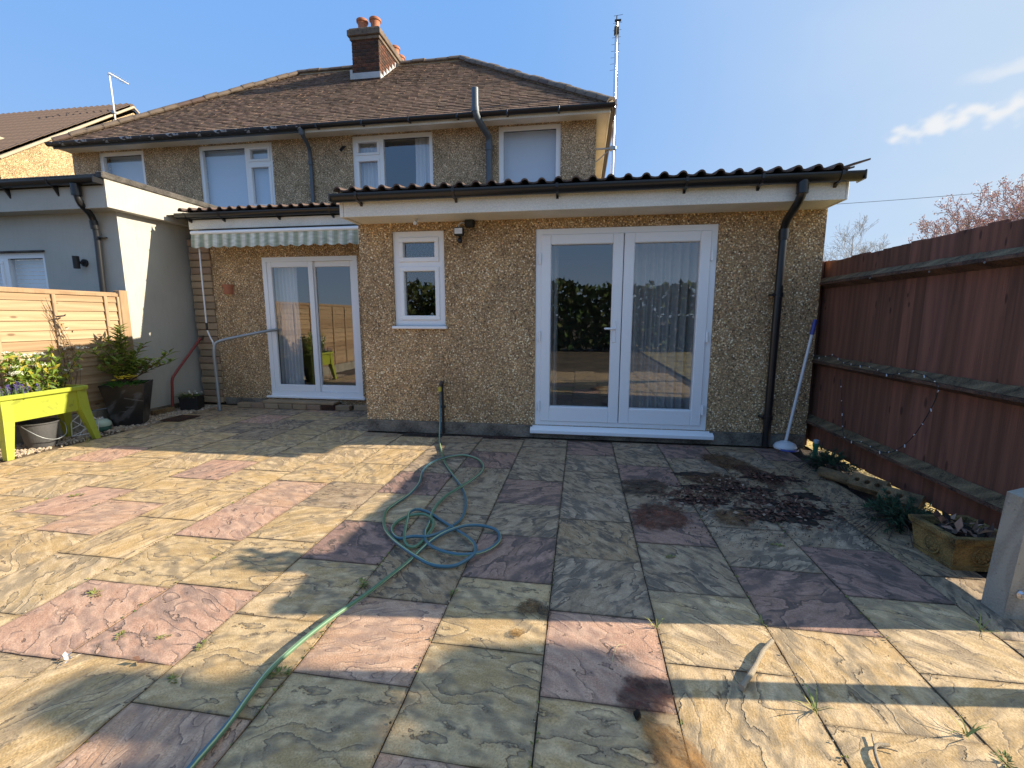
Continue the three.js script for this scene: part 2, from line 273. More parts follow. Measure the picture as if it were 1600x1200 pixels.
function tube(pts, rad, sides = 8, caps = true, close = false) { // smooth tapering tube
  const P = pts.map((p) => new THREE.Vector3(...p)), n = P.length, pos = [], uv = [], idx = [];
  let nrm = new THREE.Vector3(0, 1, 0), len = 0; const t = new THREE.Vector3();
  t.subVectors(P[1], P[0]).normalize(); if (Math.abs(t.y) > 0.9) nrm.set(1, 0, 0);
  for (let i = 0; i < n; i++) {
    t.subVectors(P[Math.min(i + 1, n - 1)], P[Math.max(i - 1, 0)]).normalize();
    nrm.addScaledVector(t, -nrm.dot(t)).normalize(); const b = new THREE.Vector3().crossVectors(t, nrm);
    if (i) len += P[i].distanceTo(P[i - 1]);
    const r = typeof rad === 'function' ? rad(i / (n - 1)) : rad;
    for (let k = 0; k <= sides; k++) { const a = (k / sides) * Math.PI * 2; pos.push(P[i].x + (nrm.x * Math.cos(a) + b.x * Math.sin(a)) * r, P[i].y + (nrm.y * Math.cos(a) + b.y * Math.sin(a)) * r, P[i].z + (nrm.z * Math.cos(a) + b.z * Math.sin(a)) * r); uv.push(k / sides, len); }
  }
  for (let i = 0; i < n - 1; i++) for (let k = 0; k < sides; k++) { const a = i * (sides + 1) + k, b = a + sides + 1; idx.push(a, a + 1, b, a + 1, b + 1, b); }
  const q = sides + 1;
  const g = new THREE.BufferGeometry(); g.setAttribute('position', new THREE.Float32BufferAttribute(pos, 3)); g.setAttribute('uv', new THREE.Float32BufferAttribute(uv, 2)); g.setIndex(idx); g.computeVertexNormals();
  const na = g.attributes.normal; // weld the seam
  for (let i = 0; i < n; i++) { const a = i * q, b = a + sides; const v = new THREE.Vector3(na.getX(a) + na.getX(b), na.getY(a) + na.getY(b), na.getZ(a) + na.getZ(b)).normalize(); na.setXYZ(a, v.x, v.y, v.z); na.setXYZ(b, v.x, v.y, v.z); }
  if (!caps) return g.toNonIndexed();
  const T = []; for (const [e, o] of [[0, 1], [n - 1, -1]]) for (let k = 1; k + 1 < sides; k++) { const f = (i) => [pos[(e * q + i) * 3], pos[(e * q + i) * 3 + 1], pos[(e * q + i) * 3 + 2]]; const [a, b, c] = [f(0), f(k), f(k + 1)]; o > 0 ? T.push(...a, ...c, ...b) : T.push(...a, ...b, ...c); }
  return merge([g.toNonIndexed(), flatGeo(T)]);
}
const smooth = (pts, n, closed = false) => new THREE.CatmullRomCurve3(pts.map((p) => new THREE.Vector3(...p)), closed, 'centripetal').getPoints(n).map((v) => [v.x, v.y, v.z]);
function alongX(prof, x0, x1, crease = 0.6) { // prof: closed outline of [z, y]
  const s = new THREE.Shape(prof.map(([z, y]) => new THREE.Vector2(-z, y)));
  const g = new THREE.ExtrudeGeometry(s, { depth: x1 - x0, bevelEnabled: false, steps: 1 }).rotateY(Math.PI / 2).translate(x0, 0, 0);
  return boxUV(toCreasedNormals(g, crease));
}
function alongZ(prof, z0, z1, crease = 0.6) { // prof: closed outline of [x, y]
  const g = new THREE.ExtrudeGeometry(new THREE.Shape(prof.map((p) => new THREE.Vector2(...p))), { depth: z1 - z0, bevelEnabled: false, steps: 1 }).translate(0, 0, z0);
  return boxUV(toCreasedNormals(g, crease));
}
function wallXY(x0, x1, y0, y1, holes, zFront, thick, s = 1) { // upright wall facing +z with openings
  const sh = new THREE.Shape([[x0, y0], [x1, y0], [x1, y1], [x0, y1]].map((p) => new THREE.Vector2(...p)));
  for (const [a, b, c, d] of holes) sh.holes.push(new THREE.Path([[a, c], [a, d], [b, d], [b, c]].map((p) => new THREE.Vector2(...p))));
  return boxUV(new THREE.ExtrudeGeometry(sh, { depth: thick, bevelEnabled: false }).translate(0, 0, zFront - thick), s);
}
function lathe(prof, seg = 20, x = 0, y = 0, z = 0) { return boxlessUV(new THREE.LatheGeometry(prof.map((p) => new THREE.Vector2(...p)), seg).translate(x, y, z)); }
function boxlessUV(g) { return toCreasedNormals(g.toNonIndexed(), 0.7); }
function gutterProf(z, y, r) { const o = [], n = 10; for (let i = 0; i <= n; i++) { const a = Math.PI + (i / n) * Math.PI; o.push([z + Math.cos(a) * r, y + Math.sin(a) * r]); } o.push([z + r, y + 0.008], [z + r - 0.006, y + 0.008]); for (let i = n; i >= 0; i--) { const a = Math.PI + (i / n) * Math.PI; o.push([z + Math.cos(a) * (r - 0.005), y + Math.sin(a) * (r - 0.005)]); } return o; }
const turned = (m, rx, ry, rz) => { m.rotation.set(rx, ry, rz); return m; };

class Leaves { // many small folded leaves in one mesh, coloured per leaf
  constructor() { this.p = []; this.c = []; }
  leaf(o, dir, nrm, len, wid, col, fold = 0.25) {
    const d = dir.clone().normalize(), s = new THREE.Vector3().crossVectors(d, nrm).normalize(), n = new THREE.Vector3().crossVectors(s, d);
    const pt = (a, b, c) => [o.x + d.x * a * len + s.x * b * wid + n.x * c * len, o.y + d.y * a * len + s.y * b * wid + n.y * c * len, o.z + d.z * a * len + s.z * b * wid + n.z * c * len];
    const A = pt(0, 0, 0), B = pt(0.45, 0.5, fold * 0.35), C = pt(1, 0, -fold * 0.3), D = pt(0.45, -0.5, fold * 0.35), E = pt(0.5, 0, 0);
    this.p.push(...A, ...B, ...E, ...B, ...C, ...E, ...C, ...D, ...E, ...D, ...A, ...E);
    for (let i = 0; i < 12; i++) this.c.push(...col);
  }
  blade(a, b, wid, col) { // a grass blade
    const d = new THREE.Vector3().subVectors(b, a), s = new THREE.Vector3(d.z, 0, -d.x + 0.001).normalize().multiplyScalar(wid / 2);
    const m = a.clone().lerp(b, 0.55); m.y += d.length() * 0.12;
    const f = (v, k) => [v.x + s.x * k, v.y + s.y * k, v.z + s.z * k];
    this.p.push(...f(a, -1), ...f(a, 1), ...f(m, 0.8), ...f(a, -1), ...f(m, 0.8), ...f(m, -0.8), ...f(m, -0.8), ...f(m, 0.8), ...f(b, 0));
    for (let i = 0; i < 9; i++) this.c.push(...col);
  }
  geo() { const g = new THREE.BufferGeometry(); g.setAttribute('position', new THREE.Float32BufferAttribute(this.p, 3)); g.setAttribute('color', new THREE.Float32BufferAttribute(this.c, 3)); g.setAttribute('uv', new THREE.Float32BufferAttribute(new Float32Array(this.p.length / 3 * 2), 2)); g.computeVertexNormals(); return g; }
}
const V = (x, y, z) => new THREE.Vector3(x, y, z);
const dirOf = (r, up = 0.3) => V(r() * 2 - 1, r() * 2 - 1 + up, r() * 2 - 1).normalize();

// ---------------------------------------------------------------- ground and patio
structure('ground', boxUV(new THREE.PlaneGeometry(420, 420, 4, 4).rotateX(-Math.PI / 2).translate(0, -0.06, -60), 0.5), M.earth);
structure('lawn', boxUV(new THREE.PlaneGeometry(18, 40).rotateX(-Math.PI / 2).translate(11.3, -0.03, -2), 0.6), M.lawn);
{
  const base = structure('patio', [span(-5.62, 2.02, -0.05, -0.012, -4.66, 1.6), span(-5.62, -2.37, -0.05, -0.012, -5.85, -4.66)], M.joint);
  const r = rngOf(11);
  // a few slab shapes: a low relief top with worn, uneven edges
  function slabGeo(seed, flip) {
    const q = rngOf(seed), N = 8, T = 0.036, P = [], U = [], I = [], w = 0.442, l = 0.452;
    const H = (u, v) => 0.0022 * fbm(u * 2.2 + seed * 3, v * 2.2, seed, 3);
    for (let j = 0; j <= N; j++) for (let i = 0; i <= N; i++) {
      let u = i / N, v = j / N; const e = Math.min(u, 1 - u, v, 1 - v);
      let x = (u - 0.5) * w, z = (v - 0.5) * l;
      if (e === 0) { const k = 0.004 * nz(u * 9 + seed, v * 9, 3 + seed); if (i === 0 || i === N) x += k; if (j === 0 || j === N) z += k; }
      P.push(x, H(u, v) - (e === 0 ? 0.0035 : 0), z);
      let a = u, b = 1 - v; if (flip & 1) a = 1 - a; if (flip & 2) b = 1 - b; if (flip & 4) [a, b] = [b, a]; U.push(a, b);
    }
    for (let j = 0; j < N; j++) for (let i = 0; i < N; i++) { const a = j * (N + 1) + i, b = a + N + 1; I.push(a, b, a + 1, a + 1, b, b + 1); }
    const ring = []; for (let i = 0; i < N; i++) ring.push(i); for (let j = 0; j < N; j++) ring.push(j * (N + 1) + N); for (let i = N; i > 0; i--) ring.push(N * (N + 1) + i); for (let j = N; j > 0; j--) ring.push(j * (N + 1));
    const n0 = P.length / 3; for (const k of ring) { P.push(P[k * 3], P[k * 3 + 1], P[k * 3 + 2], P[k * 3], -T, P[k * 3 + 2]); U.push(U[k * 2], U[k * 2 + 1], U[k * 2] * 0.98 + 0.01, U[k * 2 + 1] * 0.98 + 0.01); }
    for (let i = 0; i < ring.length; i++) { const a = n0 + i * 2, b = n0 + ((i + 1) % ring.length) * 2; I.push(a, b, a + 1, b, b + 1, a + 1); }
    const g = new THREE.BufferGeometry(); g.setAttribute('position', new THREE.Float32BufferAttribute(P, 3)); g.setAttribute('uv', new THREE.Float32BufferAttribute(U, 2)); g.setIndex(I); g.computeVertexNormals(); return g;
  }
  const geos = []; for (let i = 0; i < 12; i++) geos.push(slabGeo(i + 1, i % 8));
  // courses run towards the house; the depth of one joint in each course, the rest follow at 0.46 m
  const joint = { '-1': -2.46, 0: -2.27, '-2': -2.24, '-3': -2.5, 1: -2.49, 2: -2.3, 3: -2.12, 4: -2.36, '-4': -2.2, '-5': -2.62, '-6': -2.35, '-7': -2.55, '-8': -2.28, '-9': -2.5, '-10': -2.33, '-11': -2.6, '-12': -2.4 };
  // which slabs are pink in the photograph: course, count of slabs from that joint
  const pink = new Set(['-7:3', '-5:3', '-7:1', '-5:5', '-4:4', '-8:2', '-2:4', '-3:6', '-3:3', '-10:0', '-3:1', '-1:3', '-1:6', '0:-2', '2:-2', '0:4', '1:2', '2:3', '1:0', '-1:1', '4:-2', '3:2', '-5:2', '-9:-3', '-8:-5', '-2:-1']);
  for (let k = -12; k <= 4; k++) {
    const x0 = -0.112 + 0.45 * k, z0 = joint[k], end = x0 < -2.5 ? -5.78 : -4.6;
    for (let i = -8; i < 8; i++) {
      let za = z0 + 0.46 * i, zb = za + 0.46;
      if (zb < end + 0.12 || za > 1.5) continue;
      if (za < end) za = end;
      if (x0 < -5.3 && zb > -4.0) continue;
      let xa = x0, xb = x0 + 0.45; if (k === 4) xb = 2.0;
      const sx = (xb - xa - 0.0055) / 0.442, sz = (zb - za - 0.0055) / 0.452;
      const dirtyShaded = sstep(-2.2, -0.6, (xa + xb) / 2) * sstep(-1.75, -2.15, (za + zb) / 2) + 0.5 * sstep(-4.4, -5, za) > r() * 0.9;  // real dirt plus painted shade, placed where the fence and house shade falls
      const pk = pink.has(k + ':' + (i + 3)); // counted from the front
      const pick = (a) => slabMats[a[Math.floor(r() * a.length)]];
      const mat = pk ? (dirtyShaded ? pick([13, 14]) : pick([6, 7, 8])) : (dirtyShaded ? pick([9, 10, 11, 12]) : pick([0, 1, 2, 3, 4, 5]));
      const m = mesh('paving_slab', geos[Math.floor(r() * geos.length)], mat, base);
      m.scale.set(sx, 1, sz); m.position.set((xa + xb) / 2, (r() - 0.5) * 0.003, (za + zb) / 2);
      m.rotation.set((r() - 0.5) * 0.006, (r() - 0.5) * 0.006, (r() - 0.5) * 0.006);
    }
  }
}
structure('soil_bed', (() => { // dark earth along the foot of the right-hand fence
  const g = new THREE.PlaneGeometry(0.42, 2.7, 10, 60).rotateX(-Math.PI / 2).translate(2.15, 0, -3.32), p = g.attributes.position;
  for (let i = 0; i < p.count; i++) { const x = p.getX(i), z = p.getZ(i); p.setY(i, -0.028 + 0.05 * sstep(1.97, 2.1, x) * (1 - 0.95 * sstep(2.1, 2.22, x)) * (0.6 + 1.2 * fbm(x * 5, z * 5, 1, 4))); }
  g.computeVertexNormals(); return boxUV(g, 1.5);
})(), M.soil);
{ // gravel strip below the left-hand fence
  structure('gravel_bed', span(-5.62, -5.12, -0.05, -0.008, -4.66, -2.4), M.joint);
  const r = rngOf(5), g = new THREE.IcosahedronGeometry(1, 0), n = 2600;
  const im = new THREE.InstancedMesh(g, new THREE.MeshStandardMaterial({ roughness: 0.85 }), n), m = new THREE.Matrix4(), q = new THREE.Quaternion(), e = new THREE.Euler(), c = new THREE.Color();
  for (let i = 0; i < n; i++) {
    const strip = r() < 0.72; let x = strip ? -5.6 + r() * (0.36 + 0.16 * r()) : -5.62 + r() * 0.45, z = strip ? -4.9 + r() * 2.4 : -5.7 + r() * 0.9;
    const s = 0.007 + 0.009 * r(); e.set(r() * 6, r() * 6, r() * 6); m.compose(V(x, s * 0.3 - 0.004, z), q.setFromEuler(e), V(s * 1.3, s * 0.8, s)); im.setMatrixAt(i, m);
    const k = 0.5 + 0.6 * r(); im.setColorAt(i, c.setRGB(0.5 * k, 0.4 * k, 0.26 * k + 0.06 * r()));
  }
  im.name = 'gravel'; im.castShadow = im.receiveShadow = true; scene.add(im);
  tag(im, 'pale loose pebbles along the foot of the left fence and white wall', 'gravel', null, 'stuff');
}

// ---------------------------------------------------------------- window maker: a part of a building with frame, panes and what hangs behind
function windowPart(parent, name, x0, x1, y0, y1, z, lights, opt = {}) { // lights: list of [xa, xb, ya, yb] panes in metres; z: outer face of the wall
  const f = opt.frame ?? 0.055, d = 0.07, zf = z - (opt.set ?? 0.03);
  const holes = lights.map(([a, b, c, e]) => [a, b, c, e]);
  const w = mesh(name, wallXY(x0, x1, y0, y1, holes, zf, d), M.pvc, parent);
  lights.forEach(([a, b, c, e, kind], i) => {
    const sash = [];
    if (kind !== 'fixed') { const s = 0.042; sash.push(span(a - 0.006, b + 0.006, e - s, e + 0.006, zf - 0.055, zf + 0.014, 0.006), span(a - 0.006, b + 0.006, c - 0.006, c + s, zf - 0.055, zf + 0.014, 0.006), span(a - 0.006, a + s, c + s, e - s, zf - 0.055, zf + 0.014, 0.006), span(b - s, b + 0.006, c + s, e - s, zf - 0.055, zf + 0.014, 0.006)); mesh('sash', sash, M.pvc, w); }
    mesh('pane', boxUV(new THREE.PlaneGeometry(b - a, e - c).translate((a + b) / 2, (c + e) / 2, zf - 0.035)), opt.glass ?? M.glass, w);
    for (const yy of [c, e - 0.008]) mesh('gasket', span(a, b, yy, yy + 0.008, zf - 0.05 - (kind !== 'fixed' ? 0.01 : 0), zf - 0.03 - (kind !== 'fixed' ? 0.01 : 0), 0.001), M.blackRough, w);
  });
  return w;
}
function pleats(x0, x1, y0, y1, z) { const n = Math.round((y1 - y0) / 0.02), g = new THREE.PlaneGeometry(x1 - x0, y1 - y0, 6, n).translate((x0 + x1) / 2, (y0 + y1) / 2, z), p = g.attributes.position; for (let i = 0; i < p.count; i++) { const y = p.getY(i); p.setZ(i, z + 0.004 * ((Math.round(y / 0.02) & 1) * 2 - 1) + 0.01 * nz(p.getX(i) * 2, y * 1.5, 4)); } g.computeVertexNormals(); return g; }
function drape(x0, x1, y0, y1, z, amp = 0.03, waves = 7, seed = 1) { // hanging curtain with folds
  const n = Math.max(24, Math.round(waves * 8)), g = new THREE.PlaneGeometry(x1 - x0, y1 - y0, n, 6).translate((x0 + x1) / 2, (y0 + y1) / 2, z), p = g.attributes.position;
  for (let i = 0; i < p.count; i++) { const u = (p.getX(i) - x0) / (x1 - x0), v = (p.getY(i) - y0) / (y1 - y0); p.setZ(i, z + amp * Math.sin(u * waves * 6.283 + 1.2 * nz(u * 4, v * 2, seed)) * (1.15 - 0.4 * v)); }
  g.computeVertexNormals(); return g;
}

// ---------------------------------------------------------------- the house pair behind
{
  const H = thing('semi_detached_house', 'pebble-dashed pair of houses with brown hipped tile roof and brick chimney stack', 'house', [-5.1, 0, -8.3]);
  const hm = (n, g, m, p = H) => { const o = mesh(n, g, m, p); if (p === H) o.position.set(5.1, 0, 8.3); return o; };
  const WIN = [[-9.78, -8.72, 3.4, 4.58], [-7.49, -5.9, 3.35, 4.58], [-4.27, -2.72, 3.35, 4.58], [-1.51, -0.42, 3.5, 4.58]];
  hm('wall', [wallXY(-10.4, 0.18, 0, 4.61, WIN, -8.3, 0.26), span(-0.06, 0.18, 0, 4.61, -14.6, -8.56, 0), span(-10.4, -10.16, 0, 4.61, -14.6, -8.56, 0), span(-10.16, -0.06, 0, 4.61, -14.6, -14.4, 0)], M.pebbleUp);
  hm('inner_wall', [span(-10.1, -0.1, 2.55, 2.7, -14.3, -8.6, 0), span(-10.1, -0.1, 4.56, 4.59, -14.3, -8.6, 0), span(-5.15, -5.05, 2.7, 4.56, -14.3, -8.6, 0), span(-10.1, -0.1, 2.7, 4.56, -11, -10.9, 0), span(-8.2, -8.1, 2.7, 4.56, -10.9, -8.6, 0), span(-2.2, -2.1, 2.7, 4.56, -10.9, -8.6, 0)], M.interior);
  const w = (...a) => { const o = windowPart(H, 'window', ...a); o.position.set(5.1, 0, 8.3); return o; };
  let W = w(-9.78, -8.72, 3.4, 4.58, -8.3, [[-9.7, -8.8, 3.47, 4.51, 'fixed']]);
  mesh('blind', [pleats(-9.75, -8.75, 3.4, 4.56, -8.52)], M.blind, W);
  W = w(-7.49, -5.9, 3.35, 4.58, -8.3, [[-7.42, -6.5, 3.42, 4.51, 'fixed'], [-6.42, -5.97, 4.25, 4.51], [-6.42, -5.97, 3.42, 4.18]]);
  mesh('blind', [pleats(-7.46, -6.47, 3.38, 4.56, -8.46), pleats(-6.45, -5.94, 3.38, 4.56, -8.46)], M.blind, W);
  W = w(-4.27, -2.72, 3.35, 4.58, -8.3, [[-4.2, -3.75, 4.25, 4.51], [-4.2, -3.75, 3.42, 4.18], [-3.67, -2.79, 3.42, 4.51, 'fixed']]);
  mesh('curtain', drape(-3.12, -2.7, 3.2, 4.58, -8.5, 0.03, 5, 2), M.curtain, W); mesh('curtain', drape(-4.26, -3.72, 3.2, 4.58, -8.5, 0.03, 6, 3), M.curtain, W);
  W = w(-1.51, -0.42, 3.5, 4.58, -8.3, [[-1.43, -0.5, 3.58, 4.51, 'fixed']], { glass: M.frosted });
  mesh('blind', [pleats(-1.46, -0.46, 3.5, 4.56, -8.5)], M.blind, W);
  hm('soffit', [span(-10.42, 0.37, 4.6, 4.612, -8.3, -7.96, 0), span(0.18, 0.37, 4.6, 4.612, -14.9, -8.3, 0), span(-10.44, -10.401, 4.6, 4.612, -14.9, -8.3, 0)], M.fascia);
  hm('fascia', [span(-4.98, 0.372, 4.545, 4.66, -7.955, -7.935, 0.002), span(0.372, 0.392, 4.545, 4.66, -14.9, -7.935, 0.002)], M.fascia);
  hm('fascia', [span(-10.36, -4.982, 4.555, 4.66, -7.955, -7.936, 0.002)], M.pipeBlue);
  { const g = gutterProf(-7.88, 4.64, 0.056); hm('gutter', [alongX(g, -4.98, 0.45)], M.black); hm('gutter', [alongX(g, -10.4, -4.985)], M.oldGutter); hm('gutter', [alongZ(gutterProf(0.44, 4.64, 0.05), -14.9, -7.9)], M.brownMetal); }
  for (let x = -4.7; x < 0.3; x += 0.85) hm('gutter_bracket', [span(x, x + 0.03, 4.575, 4.65, -7.945, -7.815, 0.003)], M.black);
  // roof body under the tiles
  const E0 = [-10.32, 4.66, -7.95], E1 = [0.4, 4.66, -7.95], E2 = [0.4, 4.66, -14.95], E3 = [-10.32, 4.66, -14.95], RL = [-7.22, 7.36, -11.45], RR = [-2.96, 7.36, -11.45];
  { const T = []; for (const f of [[E0, E1, RR], [E0, RR, RL], [E1, E2, RR], [E2, E3, RL], [E2, RL, RR], [E3, E0, RL], [E0, E3, E2], [E0, E2, E1]]) T.push(...f.flat()); hm('roof_deck', flatGeo(T), M.felt); }
  { // plain clay tiles: every tile its own small tilted slab, all courses joined
    const r = rngOf(21), L = Math.hypot(2.7, 3.5), sy = 2.7 / L, sz = -3.5 / L, gauge = 0.1, parts = [], col = [];
    const lift = V(0, -sz, sy); const pos = [];
    for (let k = 0; k * gauge < L - 0.02; k++) {
      const s = k * gauge, f = s / L, xa = lerp(E0[0], RL[0], f), xb = lerp(E1[0], RR[0], f);
      for (let x = xa - 0.165 * (k % 2 ? 0.5 : 0.1); x < xb; x += 0.165) {
        const a = Math.max(x, xa) + 0.0015, b = Math.min(x + 0.165, xb) - 0.0015; if (b - a < 0.03) continue;
        const t = 0.66 + 0.36 * r() + 0.4 * fbm(x * 0.7, k * 0.12, 2, 3), warm = r(), lc = r() < 0.06 ? 1.4 : 1;
        const c = [0.31 * t * lc, (0.185 + 0.02 * warm) * t * lc, 0.128 * t * lc];
        const up = 0.021 + 0.006 * r(), tl = (r() - 0.5) * 0.006, s1 = s + gauge + 0.03;
        const P = (xx, ss, h) => [xx, E0[1] + sy * ss + lift.y * h, E0[2] + sz * ss + lift.z * h];
        const A = P(a, s - 0.03, up + tl), B = P(b, s - 0.03, up - tl), C = P(b, s1, 0.004), D = P(a, s1, 0.004), A0 = P(a, s - 0.03, up + tl - 0.012), B0 = P(b, s - 0.03, up - tl - 0.012);
        pos.push(...A, ...B, ...C, ...A, ...C, ...D, ...A0, ...B0, ...B, ...A0, ...B, ...A, ...A0, ...A, ...D, ...B, ...B0, ...C);
        for (let i = 0; i < 18; i++) col.push(...c);
      }
    }
    const g = flatGeo(pos, 1.7); g.setAttribute('color', new THREE.Float32BufferAttribute(col, 3));
    tag(hm('roof_tiles', g, M.tileBrown), null, null, null, 'stuff');
  }
  { // ridge and hip tiles
    const half = (l, r0) => { const o = []; for (let i = 0; i <= 8; i++) { const a = (i / 8) * Math.PI; o.push([Math.cos(a) * r0, Math.sin(a) * r0 * 0.8]); } for (let i = 8; i >= 0; i--) { const a = (i / 8) * Math.PI; o.push([Math.cos(a) * (r0 - 0.02), Math.sin(a) * (r0 - 0.02) * 0.8 - 0.02]); } return alongZ(o, -l / 2, l / 2); };
    const shapes = [half(0.31, 0.11), half(0.31, 0.118), half(0.31, 0.104)], r = rngOf(8);
    const run = (A, B, skip) => { const a = V(...A), b = V(...B), n = Math.round(a.distanceTo(b) / 0.3), m = new THREE.Matrix4(); for (let i = 0; i < n; i++) { const p = a.clone().lerp(b, (i + 0.5) / n); if (skip && skip(p)) continue; const o = hm('ridge_tile', shapes[i % 3], r() < 0.8 ? M.ridge : M.pantile); m.lookAt(b, a, V(0, 1, 0)); o.quaternion.setFromRotationMatrix(m); o.position.add(p).add(V(0, 0.015 + 0.012 * r(), 0)); } };
    run(RL, RR, (p) => p.x > -5.35 && p.x < -4.55); run(E1, RR); run(E0, RL);
    hm('ridge_mortar', [tube([E0, RL], 0.05, 6), tube([RL, RR], 0.075, 6), tube([E1, RR], 0.07, 6)], M.mortarCream);
  }
  { // chimney stack with its bricks, cap, pots and lead
    const x0 = -5.25, x1 = -4.6, z1 = -10.42, z0 = -12.35, y0 = 6.35, y1 = 7.42;
    const C = hm('chimney', [span(x0 + 0.006, x1 - 0.006, y0, y1, z0 + 0.006, z1 - 0.006, 0)], M.mortar);
    const r = rngOf(31), bg = [cbox(0.212, 0.063, 0.1, 0.004, 0, 0, 0, 3), cbox(0.1, 0.063, 0.1, 0.004, 0, 0, 0, 3)];
    const put = (len, x, y, z, ry) => { const m = mesh('brick', bg[len], M['brick' + Math.floor(r() * 4)], C); m.position.set(x, y, z); m.rotation.y = ry; };
    for (let c = 0; c < 15; c++) {
      const y = y0 + 0.035 + c * 0.074; let x = x0;
      for (const l of c % 2 ? [0, 0, 0] : [1, 0, 0, 1]) { const w = l ? 0.1085 : 0.2165; put(l, x + w / 2, y, z1 - 0.046, 0); x += w; }
      let z = z1 - (c % 2 ? 0.11 : 0.002); let i = 0; while (z > z0 + 0.1) { put(0, x1 - 0.046, y, z - 0.11, Math.PI / 2); z -= 0.222; i++; }
    }
    mesh('chimney_cap', [span(x0 - 0.03, x1 + 0.03, 7.42, 7.49, z0 - 0.03, z1 + 0.03, 0.008), span(x0 - 0.07, x1 + 0.07, 7.49, 7.62, z0 - 0.07, z1 + 0.07, 0.012), span(x0 - 0.04, x1 + 0.04, 7.62, 7.66, z0 - 0.04, z1 + 0.04, 0.015)], M.ridge, C);
    const potP = [[0.0, 0], [0.115, 0], [0.105, 0.03], [0.098, 0.2], [0.112, 0.26], [0.13, 0.27], [0.134, 0.31], [0.12, 0.325], [0.095, 0.315], [0.085, 0.05], [0, 0.05]];
    const pg = lathe(potP, 20);
    for (const [x, z] of [[-5.08, -10.66], [-4.77, -10.66], [-4.77, -11.75], [-4.8, -12.15]]) { const p = mesh('chimney_pot', pg, M.pot, C); p.position.set(x, 7.64, z); }
    const fl = [span(x0 - 0.01, x1 + 0.01, 6.62, 6.75, z1, z1 + 0.012, 0.002)], T = [];
    fl.push(span(x0 - 0.06, x0, 6.62, 6.82, z1 - 0.1, z1 + 0.02, 0.003));
    for (let i = 0; i < 6; i++) { const z = z1 - 0.02 - i * 0.17, y = 4.66 + 0.771 * (-z - 7.95); fl.push(span(x1, x1 + 0.01, y - 0.04, y + 0.15, z - 0.16, z, 0.002)); }
    mesh('lead_flashing', fl, M.lead, C);
  }
  hm('downpipe', [tube(smooth([[-5.0, 4.6, -7.88], [-5.0, 4.52, -7.9], [-5.06, 4.39, -8.18], [-5.08, 4.29, -8.24], [-5.08, 3.1, -8.24]], 24), 0.036, 10), tube([[-5.08, 4.16, -8.24], [-5.08, 4.1, -8.24]], 0.044, 10), tube([[-5.0, 4.57, -7.88], [-5.0, 4.5, -7.9]], 0.05, 10)], M.pipeBlue);
  hm('soil_pipe', [tube(smooth([[-1.66, 3.1, -8.2], [-1.66, 4.2, -8.2], [-1.66, 4.36, -8.18], [-1.75, 4.5, -7.88], [-1.79, 4.6, -7.78], [-1.8, 4.8, -7.77], [-1.8, 4.98, -7.77]], 40), 0.056, 14), tube([[-1.66, 4.16, -8.2], [-1.66, 4.28, -8.2]], 0.066, 14), tube([[-1.8, 4.62, -7.775], [-1.8, 4.7, -7.772]], 0.066, 14)], M.pipeBlue);
  hm('security_light', [tube([[-4.4, 4.4, -8.28], [-4.4, 4.36, -8.2]], 0.02, 8), tube([[-4.4, 4.37, -8.22], [-4.42, 4.3, -8.16]], 0.028, 8)], M.black);
}

// ---------------------------------------------------------------- rear extension with the french door
const roofY = (z, y0, z0) => y0 + 0.1 * (z0 - z);
function pantileGeo() { // one roll-and-pan tile, two rolls across 0.3 m, 0.42 long, lying along -z
  const top = [], bot = [], n = 24; for (let i = 0; i <= n; i++) { const t = (i / n) * 2, f = t - Math.floor(t); const y = f < 0.5 ? 0.03 * Math.pow(Math.sin(f * 2 * Math.PI), 0.6) : -0.006 * Math.sin((f - 0.5) * 2 * Math.PI); top.push([(i / n - 0.5) * 0.305, y + 0.014]); bot.push([(i / n - 0.5) * 0.305, y]); }
  return alongZ([...bot, ...top.reverse()], -0.42, 0, 0.5);
}
const PANT = pantileGeo();
function pantileRoof(parent, x0, x1, zEave, yEave, zTop, off) {
  const ang = Math.atan(0.1), r = rngOf(41 + Math.round(x0 * 10)), rest = [], n = Math.round((x1 - x0) / 0.3), w = (x1 - x0) / n;
  for (let row = 0; row * 0.33 < (zEave - zTop) / Math.cos(ang) - 0.05; row++) for (let i = 0; i < n; i++) {
    const z = zEave - row * 0.33 * Math.cos(ang), y = roofY(z, yEave, zEave) + 0.02, x = x0 + (i + 0.5) * w;
    if (row < 2) { const m = mesh('roof_tile', PANT, M.pantile, parent); m.position.set(x - off[0], y + 0.004 * r(), z - off[2] + 0.012 * (r() - 0.5)); m.rotation.set(ang + 0.035, 0.02 * (r() - 0.5), 0.015 * (r() - 0.5)); m.scale.x = w / 0.3; }
    else { const g = PANT.clone(); g.applyMatrix4(new THREE.Matrix4().compose(V(x - off[0], y, z - off[2]), new THREE.Quaternion().setFromEuler(new THREE.Euler(ang + 0.035, 0, 0)), V(w / 0.3, 1, 1))); rest.push(g); }
  }
  tag(mesh('roof_tiles', rest, M.pantile, parent), null, null, null, 'stuff');
}
